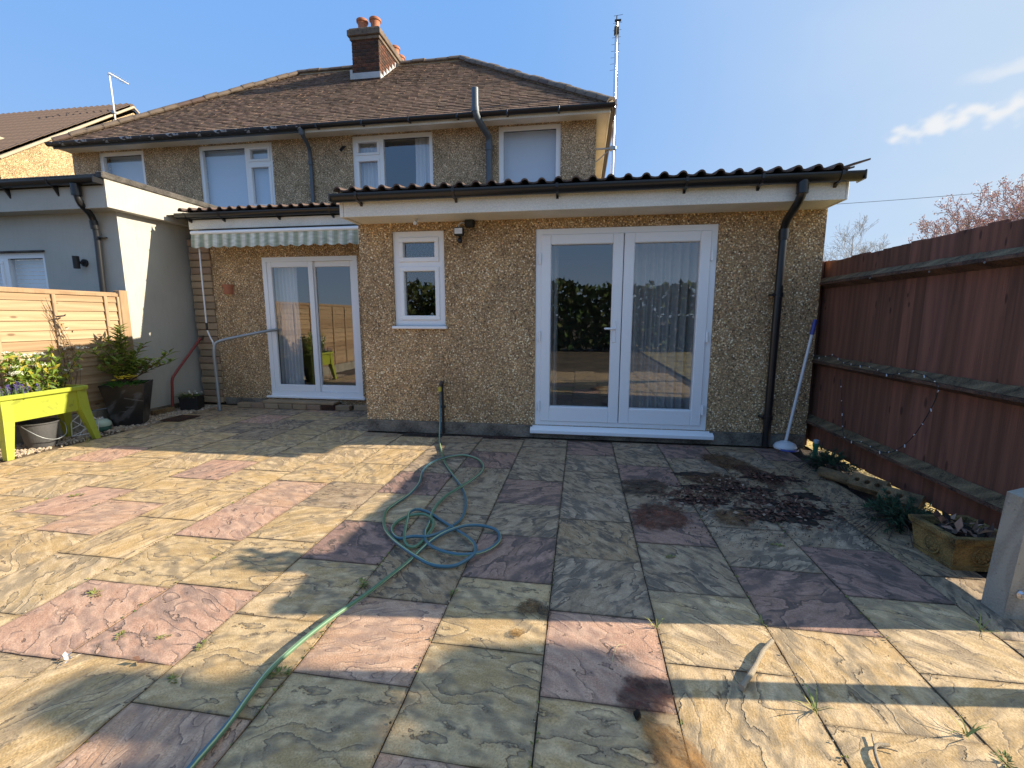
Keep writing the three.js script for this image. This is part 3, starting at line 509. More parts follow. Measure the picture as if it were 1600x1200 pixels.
{
  const O = [0, 0, -4.66], X = thing('rear_extension', 'single-storey pebble-dashed extension with white french door under a black gutter', 'extension', O);
  const em = (n, g, m) => { const o = mesh(n, g, m, X); o.position.set(0, 0, 4.66); return o; };
  em('wall', [wallXY(-2.37, 2.2, 0.135, 2.3, [[-0.47, 1.27, 0.136, 2.15], [-2.0, -1.43, 1.18, 2.17]], -4.66, 0.26), span(1.95, 2.2, 0.135, 2.4, -8.3, -4.92, 0), span(-2.37, -2.12, 0.135, 2.4, -8.3, -4.92, 0)], M.pebble);
  em('plinth', [span(-2.36, -0.49, 0, 0.133, -4.9, -4.635, 0.006), span(1.3, 2.19, 0, 0.133, -4.9, -4.635, 0.006), span(-0.49, 1.3, 0, 0.05, -4.9, -4.64, 0.004), span(1.96, 2.19, 0, 0.133, -8.3, -4.9, 0), span(-2.36, -2.13, 0, 0.133, -8.3, -4.9, 0)], M.plinth);
  em('inner_wall', [span(-2.1, 1.93, 0.02, 0.1, -8.2, -4.95, 0), span(-2.1, 1.93, 2.28, 2.32, -8.2, -4.95, 0), span(-2.1, 1.93, 0.1, 2.28, -8.25, -8.2, 0), span(-1.0, -0.95, 0.1, 2.28, -8.2, -4.95, 0)], M.interior);
  em('soffit', [span(-2.32, 2.15, 2.25, 2.262, -4.66, -4.318, 0)], M.fascia);
  em('fascia', [span(-2.33, 2.152, 2.245, 2.442, -4.316, -4.296, 0.003), span(2.154, 2.174, 2.245, 2.44, -4.659, -4.296, 0.003), span(-2.372, -2.334, 2.245, 2.46, -5.6, -4.296, 0.003)], M.fascia);
  em('verge_board', [(() => { const z0 = -4.3, z1 = -8.3; return flatGeo([...[2.154, 2.3, z0], ...[2.154, 2.3, z1], ...[2.154, roofY(z1, 2.5, z0), z1], ...[2.154, 2.3, z0], ...[2.154, roofY(z1, 2.5, z0), z1], ...[2.154, 2.5, z0], ...[-2.362, 2.3, z0], ...[-2.362, roofY(z1, 2.5, z0), z1], ...[-2.362, 2.3, z1], ...[-2.362, 2.3, z0], ...[-2.362, 2.5, z0], ...[-2.362, roofY(z1, 2.5, z0), z1]]); })()], M.fascia);
  em('roof_deck', [(() => { const a = -2.36, b = 2.15, z0 = -4.3, z1 = -8.3, h = 2.445, k = roofY(z1, h, z0); const q = [[a, h, z0], [b, h, z0], [b, k, z1], [a, k, z1]]; return flatGeo([...q[0], ...q[1], ...q[2], ...q[0], ...q[2], ...q[3]]); })()], M.felt);
  em('gutter', [alongX(gutterProf(-4.235, 2.43, 0.06), -2.4, 2.22), span(2.22, 2.235, 2.37, 2.445, -4.3, -4.17, 0.01), span(-2.415, -2.4, 2.37, 2.445, -4.3, -4.17, 0.01)], M.black);
  for (const x of [-2.15, -1.2, -0.25, 0.85, 1.45, 2.05]) em('gutter_bracket', [alongX([[-4.3, 2.34], [-4.29, 2.34], [-4.27, 2.362], [-4.235, 2.364], [-4.19, 2.375], [-4.168, 2.41], [-4.166, 2.445], [-4.175, 2.445], [-4.18, 2.41], [-4.2, 2.385], [-4.3, 2.375]], x, x + 0.022, 0.2)], M.black);
  pantileRoof(X, -2.4, 2.17, -4.25, 2.455, -8.25, O);
  { const m = mesh('verge_tile', alongZ([[-0.05, 0], [0.07, 0.03], [0.07, 0.045], [-0.05, 0.015]], -0.42, 0), M.pantile, X); m.position.set(2.21, 2.5, 0.42); m.rotation.x = 0.13; }
  { // french door
    const z = -4.66, x0 = -0.468, x1 = 1.268, y0 = 0.138, y1 = 2.148, xm = 0.4;
    const D = em('french_door', [wallXY(x0, x1, y0, y1, [[x0 + 0.06, x1 - 0.06, y0 + 0.05, y1 - 0.06]], z - 0.01, 0.07)], M.pvc);
    for (const s of [0, 1]) {
      const a = s ? xm + 0.004 : x0 + 0.055, b = s ? x1 - 0.055 : xm - 0.004, c = y0 + 0.045, d = y1 - 0.055, f = 0.1;
      mesh('door_leaf', [span(a, a + f, c, d, z - 0.075, z + 0.008, 0.008), span(b - f, b, c, d, z - 0.075, z + 0.008, 0.008), span(a + f, b - f, d - f, d, z - 0.074, z + 0.007, 0.008), span(a + f, b - f, c, c + f + 0.06, z - 0.074, z + 0.007, 0.008)], M.pvc, D);
      mesh('pane', new THREE.PlaneGeometry(b - a - 2 * f, d - c - 2 * f - 0.06).translate((a + b) / 2, (c + d + 0.06) / 2, z - 0.035), M.glass, D);
      for (const hy of [0.35, 1.08, 1.86]) mesh('hinge', [tube([[s ? x1 - 0.045 : x0 + 0.045, hy - 0.05, z + 0.012], [s ? x1 - 0.045 : x0 + 0.045, hy + 0.05, z + 0.012]], 0.013, 8), span((s ? x1 - 0.06 : x0 + 0.02) , (s ? x1 - 0.02 : x0 + 0.06), hy - 0.03, hy + 0.03, z - 0.008, z + 0.004, 0.002)], M.pvc, D);
    }
    mesh('door_handle', [span(xm - 0.03 - 0.06, xm - 0.055, 1.02, 1.24, z + 0.006, z + 0.018, 0.004), span(xm - 0.17, xm - 0.06, 1.15, 1.17, z + 0.03, z + 0.045, 0.006), span(xm - 0.075, xm - 0.06, 1.15, 1.17, z + 0.016, z + 0.04, 0.002)], M.pvc, D);
    mesh('door_sill', [alongX([[z - 0.02, 0.135], [z - 0.02, 0.06], [z + 0.07, 0.06], [z + 0.075, 0.066], [z + 0.075, 0.095], [z + 0.07, 0.102], [z, 0.132]], -0.51, 1.33, 0.3)], M.pvc, D);
    mesh('curtain', drape(0.55, 1.25, 0.14, 2.2, z - 0.42, 0.035, 8, 3), M.curtainGrey, D);
    mesh('curtain', drape(-0.46, -0.26, 0.14, 2.2, z - 0.42, 0.03, 4, 5), M.curtainGrey, D);
  }
  { const W = windowPart(X, 'window', -1.998, -1.432, 1.182, 2.168, -4.66, [[-1.93, -1.5, 1.86, 2.1], [-1.93, -1.5, 1.25, 1.8]], { frame: 0.05 }); W.position.set(0, 0, 4.66); mesh('window_sill', [span(-2.02, -1.41, 1.15, 1.18, -4.7, -4.62, 0.006)], M.pvc, W); }
  em('downpipe', [tube(smooth([[1.79, 2.38, -4.235], [1.79, 2.3, -4.235], [1.79, 2.24, -4.28], [1.81, 2.13, -4.54], [1.815, 2.06, -4.585], [1.815, 1.9, -4.59], [1.815, 1.0, -4.59], [1.815, 0.02, -4.59]], 60), 0.035, 14), tube([[1.79, 2.4, -4.235], [1.79, 2.29, -4.235]], 0.046, 14), tube([[1.815, 2.07, -4.585], [1.815, 1.98, -4.59]], 0.043, 14), tube([[1.815, 1.5, -4.59], [1.815, 1.46, -4.59]], 0.043, 14), span(1.745, 1.815, 1.47, 1.49, -4.64, -4.56, 0.003), span(1.745, 1.815, 0.3, 0.32, -4.66, -4.56, 0.003), tube([[1.815, 0.33, -4.59], [1.815, 0.29, -4.59]], 0.043, 14)], M.black);
}

// ---------------------------------------------------------------- set-back kitchen with awning
{
  const O = [-4, 0, -5.85], K = thing('kitchen_wing', 'set-back pebble-dashed kitchen wall with sliding patio door and stone block quoin', 'kitchen', O);
  const km = (n, g, m, p = K) => { const o = mesh(n, g, m, p); if (p === K) o.position.set(4, 0, 5.85); return o; };
  km('wall', [wallXY(-5.24, -2.371, 0.03, 2.62, [[-4.44, -3.02, 0.15, 2.1]], -5.85, 0.22)], M.pebble);
  km('inner_wall', [span(-5.5, -2.4, 0.02, 0.1, -8.2, -6.08, 0), span(-5.5, -2.4, 2.4, 2.45, -8.2, -6.08, 0), span(-5.5, -2.4, 0.1, 2.4, -8.28, -8.2, 0), span(-5.56, -5.5, 0.1, 2.4, -8.2, -5.9, 0), span(-2.44, -2.4, 0.1, 2.4, -8.2, -6.08, 0)], M.interior);
  km('plinth', [span(-5.2, -4.5, 0, 0.1, -5.95, -5.835, 0.005)], M.plinth);
  const r = rngOf(3), bl = [cbox(0.335, 0.092, 0.2, 0.01, 0, 0, 0, 2), cbox(0.32, 0.092, 0.2, 0.012, 0, 0, 0, 2), cbox(0.342, 0.092, 0.2, 0.009, 0, 0, 0, 2)];
  for (let i = 0; i < 24; i++) { const m = mesh('stone_block', bl[i % 3], M['block' + Math.floor(r() * 4)], K); m.position.set(-5.4 + 4 + (r() - 0.5) * 0.016, 0.06 + i * 0.0985, -0.075 + (r() - 0.5) * 0.02); m.rotation.y = (r() - 0.5) * 0.03; }
  km('pillar_core', [span(-5.55, -5.25, 0, 2.42, -5.98, -5.87, 0)], M.mortar);
  km('fascia', [span(-5.24, -2.4, 2.44, 2.56, -5.555, -5.535, 0.003)], M.fascia); km('soffit', [span(-5.24, -2.4, 2.44, 2.452, -5.85, -5.556, 0)], M.fascia);
  km('gutter', [alongX(gutterProf(-5.475, 2.62, 0.056), -5.34, -2.4)], M.black);
  for (const x of [-5.2, -4.7, -3.9, -3.15]) km('gutter_bracket', [alongX([[-5.54, 2.52], [-5.5, 2.54], [-5.475, 2.558], [-5.43, 2.575], [-5.41, 2.63], [-5.42, 2.63], [-5.45, 2.575], [-5.54, 2.56]], x, x + 0.022, 0.2)], M.black);
  pantileRoof(K, -5.34, -2.42, -5.49, 2.645, -8.25, O);
  km('roof_deck', [flatGeo([-5.64, 2.63, -5.5, -2.5, 2.63, -5.5, -2.5, 2.9, -8.25, -5.64, 2.63, -5.5, -2.5, 2.9, -8.25, -5.64, 2.9, -8.25])], M.felt);
  const z = -5.85, D = km('patio_door', [wallXY(-4.44, -3.02, 0.15, 2.1, [[-4.38, -3.08, 0.21, 2.04]], z, 0.08)], M.pvc);
  for (const [a, b, zz] of [[-4.385, -3.68, -5.88], [-3.74, -3.075, -5.91]]) { mesh('door_leaf', [span(a, a + 0.075, 0.21, 2.04, zz - 0.02, zz + 0.02, 0.006), span(b - 0.075, b, 0.21, 2.04, zz - 0.02, zz + 0.02, 0.006), span(a + 0.075, b - 0.075, 1.965, 2.04, zz - 0.02, zz + 0.02, 0.006), span(a + 0.075, b - 0.075, 0.21, 0.31, zz - 0.02, zz + 0.02, 0.006)], M.pvc, D); mesh('pane', new THREE.PlaneGeometry(b - a - 0.15, 1.655).translate((a + b) / 2, 1.1375, zz), M.glass, D); }
  mesh('door_sill', [span(-4.5, -2.98, 0.12, 0.15, -5.9, -5.8, 0.006)], M.pvc, D);
  mesh('curtain', drape(-4.4, -4.05, 0.15, 2.1, -6.05, 0.03, 6, 7), M.curtain, D);
  const S = thing('door_step', 'low step of pale brick and stone below the sliding patio door', 'step', [-4, 0, -5.66]);
  for (let i = 0; i < 8; i++) { if (i === 6) { const a = mesh('air_brick', [span(-0.1, 0.1, 0.005, 0.068, -0.06, 0.05, 0.003), ...[0, 1, 2, 3, 4, 5, 6].map((k) => span(-0.095 + k * 0.028, -0.08 + k * 0.028, 0.012, 0.06, 0.05, 0.056, 0.001))], M.rust, S); a.position.set(-0.72 + i * 0.215, 0, 0); continue; } const m = mesh('brick', cbox(0.205, 0.068, 0.1, 0.006, 0, 0, 0, 2), M['block' + (i * 7) % 4], S); m.position.set(-0.72 + i * 0.215, 0.036, 0.002 * (i % 3)); }
  const slab = mesh('tread', cbox(1.1, 0.035, 0.18, 0.008, 0.1, 0.088, -0.06, 2), M.block0, S);
  const B1 = thing('loose_brick', 'loose brick lying flat beside the end of the door step', 'brick', [-2.98, 0, -5.72], 0.1); mesh('brick', cbox(0.2, 0.065, 0.1, 0.006, 0, 0.034, 0, 2), M.block2, B1);
}
{ // awning with striped scalloped valance and crank rod
  const A = thing('awning', 'retracted awning with green and cream striped scalloped valance below the gutter', 'awning', [-4, 2.4, -5.5]);
  const x0 = -1.14, x1 = 1.45;
  mesh('cassette', [span(x0 + 0.02, x1 - 0.02, -0.02, 0.03, -0.3, -0.04, 0.01)], M.blackRough, A);
  mesh('front_bar', [span(x0, x1, -0.045, 0.0, 0.03, 0.075, 0.012)], M.pvc, A);
  const str = dataTex(512, 64, (u, v) => { const q = u * 19 % 1, s = q < 0.36 ? [0.42, 0.48, 0.36] : q < 0.5 ? [0.7, 0.7, 0.55] : q < 0.86 ? [0.86, 0.87, 0.76] : [0.6, 0.64, 0.5]; const k = 0.86 + 0.25 * nz(u * 30, v * 6, 1) - 0.18 * (1 - v) * (0.5 + nz(u * 12, 3, 2)); return s.map((a) => a * k); });
  const nx = 150, P = [], U = [], I = [];
  for (let i = 0; i <= nx; i++) { const u = i / nx, x = lerp(x0 + 0.005, x1 - 0.005, u), sc = Math.abs(Math.sin(u * Math.PI * 16)), bot = -0.2 - 0.024 * sc - 0.01 * nz(u * 9, 1, 1); for (let j = 0; j <= 4; j++) { const v = j / 4; P.push(x, lerp(-0.04, bot, v), 0.055 + 0.012 * v * Math.sin(u * 60 + 3 * nz(u * 14, 0, 2)) + 0.015 * v); U.push(u, 1 - v); } }
  for (let i = 0; i < nx; i++) for (let j = 0; j < 4; j++) { const a = i * 5 + j, b = a + 5; I.push(a, a + 1, b, b, a + 1, b + 1); }
  const g = new THREE.BufferGeometry(); g.setAttribute('position', new THREE.Float32BufferAttribute(P, 3)); g.setAttribute('uv', new THREE.Float32BufferAttribute(U, 2)); g.setIndex(I); g.computeVertexNormals();
  mesh('valance', g, new THREE.MeshPhysicalMaterial({ map: str, roughness: 0.9, transmission: 0.15, thickness: 0, side: THREE.DoubleSide }), A);
  mesh('crank_rod', [tube([[-1.06, -0.04, 0.02], [-1.04, -0.6, 0.05], [-1.03, -1.22, 0.06]], 0.009, 8), tube(smooth([[-1.03, -1.29, 0.06], [-0.99, -1.4, 0.06], [-0.96, -1.46, 0.06], [-0.955, -1.55, 0.06]], 14), 0.009, 8)], M.whitePlastic, A);
  mesh('crank_grip', [tube([[-1.03, -1.2, 0.06], [-1.03, -1.3, 0.06]], 0.014, 8), tube([[-0.955, -1.54, 0.06], [-0.952, -1.66, 0.06]], 0.014, 8)], M.black, A);
}

// ---------------------------------------------------------------- neighbour's white extension on the left
{
  const N = thing('neighbour_extension', 'white rendered flat-roofed extension next door with black gutter and grey roof edge', 'extension', [-7.3, 0, -4.93]);
  const nm = (n, g, m) => { const o = mesh(n, g, m, N); o.position.set(7.3, 0, 4.93); return o; };
  nm('wall', [wallXY(-9.4, -5.651, 0.05, 2.6, [[-8.2, -6.8, 1.15, 2.1]], -4.93, 0.22), span(-5.9, -5.65, 0.05, 2.6, -8.28, -5.15, 0)], M.rendered);
  nm('inner_wall', [span(-9.3, -5.95, 0.05, 0.15, -8.2, -5.2, 0), span(-9.3, -5.95, 2.5, 2.55, -8.2, -5.2, 0), span(-9.3, -5.95, 0.15, 2.5, -8.25, -8.2, 0)], M.interior);
  nm('plinth', [span(-5.9, -5.64, 0, 0.07, -8.28, -4.92, 0.004)], M.plinth);
  nm('fascia', [span(-9.4, -5.552, 2.55, 2.8, -4.75, -4.73, 0.002), span(-5.55, -5.53, 2.555, 2.87, -8.28, -4.73, 0.002)], M.rendered);
  nm('soffit', [span(-9.4, -5.555, 2.55, 2.565, -4.93, -4.752, 0), span(-5.65, -5.552, 2.555, 2.567, -8.28, -4.93, 0)], M.rendered);
  nm('flat_roof', [span(-9.4, -5.56, 2.8, 2.875, -8.28, -4.74, 0.003)], M.felt);
  nm('roof_trim', [span(-5.62, -5.515, 2.872, 2.95, -8.28, -4.7, 0.012), span(-9.4, -5.625, 2.876, 2.925, -4.8, -4.7, 0.008)], M.felt);
  nm('gutter', [alongX(gutterProf(-4.67, 2.86, 0.058), -9.4, -5.56), span(-5.56, -5.545, 2.8, 2.87, -4.73, -4.61, 0.01)], M.black);
  for (const x of [-6.9, -6.2]) nm('gutter_bracket', [alongX([[-4.73, 2.7], [-4.69, 2.77], [-4.67, 2.796], [-4.62, 2.81], [-4.605, 2.87], [-4.61, 2.87], [-4.64, 2.81], [-4.73, 2.8]], x, x + 0.022, 0.2)], M.black);
  nm('downpipe', [tube(smooth([[-5.86, 2.82, -4.67], [-5.86, 2.7, -4.67], [-5.86, 2.6, -4.7], [-5.9, 2.5, -4.83], [-5.91, 2.4, -4.87], [-5.91, 1.6, -4.87], [-5.91, 0, -4.87]], 40), 0.035, 12), tube([[-5.86, 2.81, -4.67], [-5.86, 2.68, -4.67]], 0.05, 12), tube([[-5.91, 2.44, -4.86], [-5.91, 2.34, -4.87]], 0.043, 12), span(-5.92, -5.82, 2.24, 2.255, -4.93, -4.86, 0.002)], M.black);
  const W = windowPart(N, 'window', -8.198, -6.802, 1.152, 2.098, -4.93, [[-8.1, -7.5, 1.23, 2.0], [-7.42, -6.87, 1.2, 2.03, 'fixed']]); W.position.set(7.3, 0, 4.93);
  mesh('blind', [...Array(17)].map((_, i) => cbox(1.36, 0.045, 0.004, 0.001, -7.5, 1.2 + i * 0.05, -5.1).rotateX(0)), M.blind, W);
  mesh('window_sill', [span(-8.25, -6.75, 1.12, 1.15, -5.0, -4.88, 0.005)], M.pvc, W); mesh('head_trim', [span(-8.22, -6.78, 2.1, 2.12, -4.95, -4.9, 0.003)], M.felt, W);
  const L = thing('wall_light', 'dark cylindrical up-and-down light on the white neighbouring wall', 'wall light', [-6.22, 1.95, -4.93]);
  mesh('bracket', lathe([[0, 0], [0.045, 0], [0.045, 0.025], [0, 0.025]], 16).rotateX(Math.PI / 2).translate(0.03, 0, 0), M.blackRough, L); mesh('arm', [span(0.0, 0.04, -0.015, 0.015, 0.02, 0.06, 0.003)], M.blackRough, L); mesh('shade', lathe([[0.02, -0.07], [0.033, -0.075], [0.034, 0.075], [0.02, 0.07]], 18).translate(0, 0, 0.085), M.blackRough, L);
}

// ---------------------------------------------------------------- house further along, its gable lit by the sun
{
  const G = thing('gabled_house', 'sunlit pebble-dashed house with brown pantiled gable roof at far left', 'house', [-16, 0, -12.4]);
  const gm = (n, g, m) => { const o = mesh(n, g, m, G); o.position.set(16, 0, 12.4); return o; };
  const X = -13.2, yE = 4.85, yR = 7.35, zR = -12.4, zA = -8.95, zB = -15.85, T = [];
  const q = (...p) => { for (let i = 1; i + 1 < p.length; i++) T.push(...p[0], ...p[i], ...p[i + 1]); };
  q([X, 0, zA + 0.15], [X, 0, zB - 0.15], [X, yE, zB], [X, yR - 0.1, zR], [X, yE, zA]); q([-24, 0, zA + 0.1], [X, 0, zA + 0.1], [X, yE, zA + 0.1], [-24, yE, zA + 0.1]);
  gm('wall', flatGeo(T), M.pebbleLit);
  // roof slope facing the garden: tiles in rolls and courses
  const parts = [], L = Math.hypot(yR - yE, zA - zR), ang = Math.atan2(yR - yE, zA - zR);
  const tile = (() => { const t = [], b = [], n = 8; for (let i = 0; i <= n; i++) { const y = 0.03 * Math.max(0, Math.sin((i / n) * Math.PI * 2)); t.push([(i / n - 0.5) * 0.205, y + 0.014]); b.push([(i / n - 0.5) * 0.205, y]); } return alongZ([...b, ...t.reverse()], -0.38, 0, 0.5); })();
  for (let k = 0; k * 0.33 < L; k++) for (let x = X + 0.02; x > -22; x -= 0.2) { const s = k * 0.33; const g = tile.clone(); g.applyMatrix4(new THREE.Matrix4().compose(V(x - 0.1 + 16, yE + 0.06 + Math.sin(ang) * s, zA + 0.1 - Math.cos(ang) * s + 12.4), new THREE.Quaternion().setFromEuler(new THREE.Euler(ang + 0.03, 0, 0)), V(1, 1, 1))); parts.push(g); }
  tag(mesh('roof_tiles', parts, M.tileFar, G), null, null, null, 'stuff');
  gm('roof_deck', flatGeo([-24, yE, zA, X, yE, zA, X, yR, zR, -24, yE, zA, X, yR, zR, -24, yR, zR, -24, yE, zB, X, yR, zR, X, yE, zB, -24, yE, zB, -24, yR, zR, X, yR, zR]), M.felt);
  gm('verge', [tube([[X + 0.02, yE + 0.02, zA], [X + 0.02, yR + 0.05, zR], [X + 0.02, yE, zB]], 0.04, 6)], M.mortarCream);
  gm('ridge', [tube([[-24, yR + 0.05, zR], [X, yR + 0.05, zR]], 0.09, 8)], M.tileFar);
  // lower wing projecting towards the garden at the frame edge
  const ex = -13.34, ey = 4.84, A0 = [ex, ey, -8.95], Rd = [-14.25, 5.62, -10.05], Rn = [-14.25, 5.62, -5], An = [ex, ey, -5];
  gm('wing_roof', flatGeo([...An, ...A0, ...Rd, ...An, ...Rd, ...Rn, ...[-15.2, ey, -5], ...Rn, ...Rd, ...[-15.2, ey, -5], ...Rd, ...[-15.2, ey, -8.95]], 1.5), M.ridge);
  gm('wing_ridge', [tube([A0, Rd], 0.035, 6), tube([Rn, Rd], 0.06, 6)], M.mortarCream);
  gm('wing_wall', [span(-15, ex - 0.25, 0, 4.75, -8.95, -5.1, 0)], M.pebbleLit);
  gm('wing_gutter', [alongZ(gutterProf(ex + 0.06, 4.8, 0.055), -9.3, -5)], M.black); gm('wing_fascia', [span(ex - 0.02, ex, 4.66, 4.8, -9.2, -5, 0.002)], M.fascia);
  gm('wing_pipe', [tube(smooth([[ex + 0.06, 4.76, -9.1], [ex + 0.04, 4.65, -9.1], [ex - 0.1, 4.45, -8.9], [ex - 0.16, 4.3, -8.88], [ex - 0.16, 3.2, -8.88]], 16), 0.036, 8)], M.pipeBlue);
  const A = thing('tv_aerial', 'thin pale television aerial on the sunlit gable of the far left house', 'aerial', [-13.12, 6.55, -11.75]);
  mesh('mast', tube([[0, 0, 0], [0.0, 1.45, 0.02]], 0.022, 8), M.whitePlastic, A); mesh('boom', tube([[0.05, 1.42, 0.06], [0.15, 1.33, -0.38]], 0.02, 6), M.whitePlastic, A);
  mesh('element', [...Array(7)].map((_, i) => tube([[0.06 + i * 0.013 - 0.12, 1.41 - i * 0.012, 0.02 - i * 0.055], [0.06 + i * 0.013 + 0.12, 1.41 - i * 0.012, 0.04 - i * 0.055]], 0.005, 5)), M.whitePlastic, A); for (const y of [0.02, 0.4]) mesh('bracket', span(-0.1, 0.04, y, y + 0.06, -0.05, 0.05, 0.004), M.zinc, A);
}
{ // tall aerial mast at the corner of the house
  const A = thing('aerial_mast', 'tall silver aerial pole at the right-hand corner of the house', 'aerial', [0.475, 3.2, -8.42]);
  mesh('pole', tube([[0, 0, 0], [0.0, 2.92, 0]], 0.027, 12), M.alu, A);
  mesh('bracket', [span(-0.3, 0.02, 0.95, 0.975, -0.015, 0.015, 0.004), tube([[-0.29, 0.75, 0], [-0.03, 0.96, 0]], 0.01, 6), span(-0.05, 0.05, 0.93, 0.99, -0.05, 0.05, 0.004)], M.zinc, A);
  mesh('boom', [tube([[-0.02, 2.82, 0.35], [0.02, 2.47, -0.55]], 0.012, 6)], M.zinc, A);
  mesh('element', [...Array(9)].map((_, i) => { const t = i / 8, y = lerp(2.82, 2.47, t), z = lerp(0.35, -0.55, t); return tube([[-0.07, y, z], [0.07, y + 0.01, z]], 0.0028, 5); }), M.wire, A);
  mesh('reflector', [tube([[-0.05, 2.78, 0.3], [0.05, 2.78, 0.3]], 0.02, 6), span(-0.04, 0.04, 2.74, 2.84, -0.03, 0.06, 0.004)], M.blackRough, A);
  mesh('cable', tube(smooth([[0.03, 2.8, 0.02], [0.034, 2.2, 0.0], [0.033, 1.2, 0.0], [0.03, 0.2, 0]], 20), 0.005, 5), M.wire, A);
}
{
  const F = thing('security_light', 'black floodlight and junction box under the soffit beside the small window', 'floodlight', [-1.17, 2.16, -4.66]);
  mesh('junction_box', [span(-0.02, 0.075, 0.02, 0.095, 0, 0.07, 0.012)], M.blackRough, F);
  mesh('cable', tube(smooth([[-0.02, 0.06, 0.04], [-0.06, 0.06, 0.06], [-0.09, 0.02, 0.05], [-0.09, -0.02, 0.04]], 12), 0.006, 6), M.whitePlastic, F);
  const h = mesh('lamp_head', [cbox(0.1, 0.085, 0.06, 0.012, -0.07, -0.03, 0.09)], M.blackRough, F); mesh('lens', [cbox(0.08, 0.055, 0.006, 0.002, -0.07, -0.028, 0.122)], M.whitePlastic, h);
  mesh('sensor', [new THREE.SphereGeometry(0.028, 14, 10).translate(-0.07, -0.115, 0.07), cbox(0.03, 0.05, 0.03, 0.006, -0.07, -0.085, 0.05)].map((g) => boxlessUV(g)), M.black, F); mesh('arm', [span(-0.09, -0.05, -0.05, -0.01, 0, 0.07, 0.004)], M.blackRough, F);
  const C = thing('security_camera', 'small white camera hanging under the soffit above the small window', 'camera', [-1.66, 2.25, -4.48]);
  mesh('mount', lathe([[0, 0], [0.018, 0], [0.018, -0.012], [0, -0.012]], 14), M.whitePlastic, C); mesh('camera_body', tube([[-0.005, -0.035, -0.03], [0.005, -0.05, 0.045]], 0.018, 12), M.whitePlastic, C); mesh('arm', tube([[0, -0.01, 0], [0, -0.04, 0]], 0.006, 6), M.whitePlastic, C);
}

// ---------------------------------------------------------------- right-hand fence
{
  const F = thing('closeboard_fence', 'dark red-brown close-board fence with mossy rails along the right side', 'fence', [2.25, 0, -3.4]);
  const r = rngOf(77), z0 = -4.92, z1 = -2.04;
  const shapes = [0, 1, 2, 3, 4, 5, 6, 7, 8, 9, 10].map(() => cbox(0.016, 1.75, 0.118, 0.003, 0, 0, 0, 1)); shapes.forEach((g, i) => { const p = g.attributes.position, uv = g.attributes.uv; for (let k = 0; k < p.count; k++) uv.setXY(k, p.getZ(k) * (3.2 + (i % 4) * 0.5) * (i % 2 ? 1 : -1) + i * 0.37 + 0.5, p.getY(k) * (0.4 + 0.05 * (i % 3)) + i * 0.6180339); });
  let i = 0;
  for (let z = z0 + 0.05; z < z1; z += 0.1) {
    const pale = z > -3.42 && z < -3.18, m = mesh('board', shapes[(i * 4) % 11], pale ? M.boardPale : M['board' + Math.floor(r() * 4)], F);
    const top = 1.79 + (r() - 0.5) * 0.02; let h = 1.725 + 0.012 * r(); if (i === 25) h = 1.55; else if (i === 26) h = 1.52;
    m.scale.y = h / 1.75; m.position.set(0.03 + (r() - 0.5) * 0.003, top - h / 2, z + 3.4); m.rotation.y = 0.1; m.rotation.x = (r() - 0.5) * 0.008; i++;
  }
  const rail = (y, zA = z0, zB = z1) => { const g = alongZ([[0.018, y - 0.045], [0.018, y + 0.05], [-0.058, y + 0.006], [-0.06, y - 0.012]], zA + 3.4, zB + 3.4, 0.2); const p = g.attributes.position; for (let k = 0; k < p.count; k++) { const zz = p.getZ(k); p.setX(k, p.getX(k) + 0.004 * nz(zz * 5, p.getY(k) * 9, 2)); p.setY(k, p.getY(k) + 0.006 * nz(zz * 2, 0, y)); } return mesh('rail', g, M.rail, F); };
  for (const y of [1.585, 0.86, 0.27]) {
    rail(y);
    // moss along the sloping upper face
    const P = [], n = 90; for (let k = 0; k < n; k++) { const za = lerp(z0, z1, k / n) + 3.4, zb = lerp(z0, z1, (k + 1) / n) + 3.4, f = (z) => [[-0.055 + 0.006 * nz(z * 8, y, 2), y + 0.0085], [0.012, y + 0.051 + 0.006 * nz(z * 9, y, 4)]]; const [a, b] = f(za), [c, d] = f(zb); const e = (p, z, h) => [p[0], p[1] + h, z]; P.push(...e(a, za, 0.003), ...e(c, zb, 0.003), ...e(d, zb, 0.004), ...e(a, za, 0.003), ...e(d, zb, 0.004), ...e(b, za, 0.004)); }
    mesh('moss', flatGeo(P, 2), M.moss, F);
  }
  mesh('post', [span(-0.09, 0.015, 0, 1.8, -1.45, -1.35, 0.006)], M.board1, F);
  mesh('post', [span(-0.07, 0.03, 0, 1.75, 1.28, 1.37, 0.006)], M.board3, F);
  mesh('nail', [[1.57, -2.9], [1.57, -3.9], [0.85, -3.1], [1.56, -3.3]].map(([y, z]) => tube([[-0.062, y + 0.0, z + 3.4], [-0.066, y, z + 3.4]], 0.006, 6)), M.zinc, F);
  const L = thing('fairy_lights', 'thin dark string of clear fairy lights looped along the fence rails', 'string lights', [2.19, 0.9, -4.3]);
  const P = smooth([[-0.01, 0.02, -0.45], [-0.02, 0.01, -0.2], [0, 0.04, 0.0], [-0.02, -0.01, 0.25], [-0.01, 0.0, 0.5], [-0.02, -0.03, 0.75], [0, 0.01, 1.0], [-0.02, -0.05, 1.22], [0.01, -0.3, 1.1], [0.012, -0.5, 0.95], [0.01, -0.6, 0.78], [-0.03, -0.58, 0.6], [-0.03, -0.6, 0.35], [0.01, -0.4, 0.2], [0.015, -0.15, 0.12]], 160);
  mesh('wire', tube(P, 0.0028, 5), M.wire, L);
  mesh('bulb', P.filter((_, k) => k % 5 === 2).map((p, k) => tube([p, [p[0] - 0.012, p[1] + 0.014 * Math.sin(k * 2.1), p[2] + 0.022]], 0.0035, 5)), M.whitePlastic, L);
}
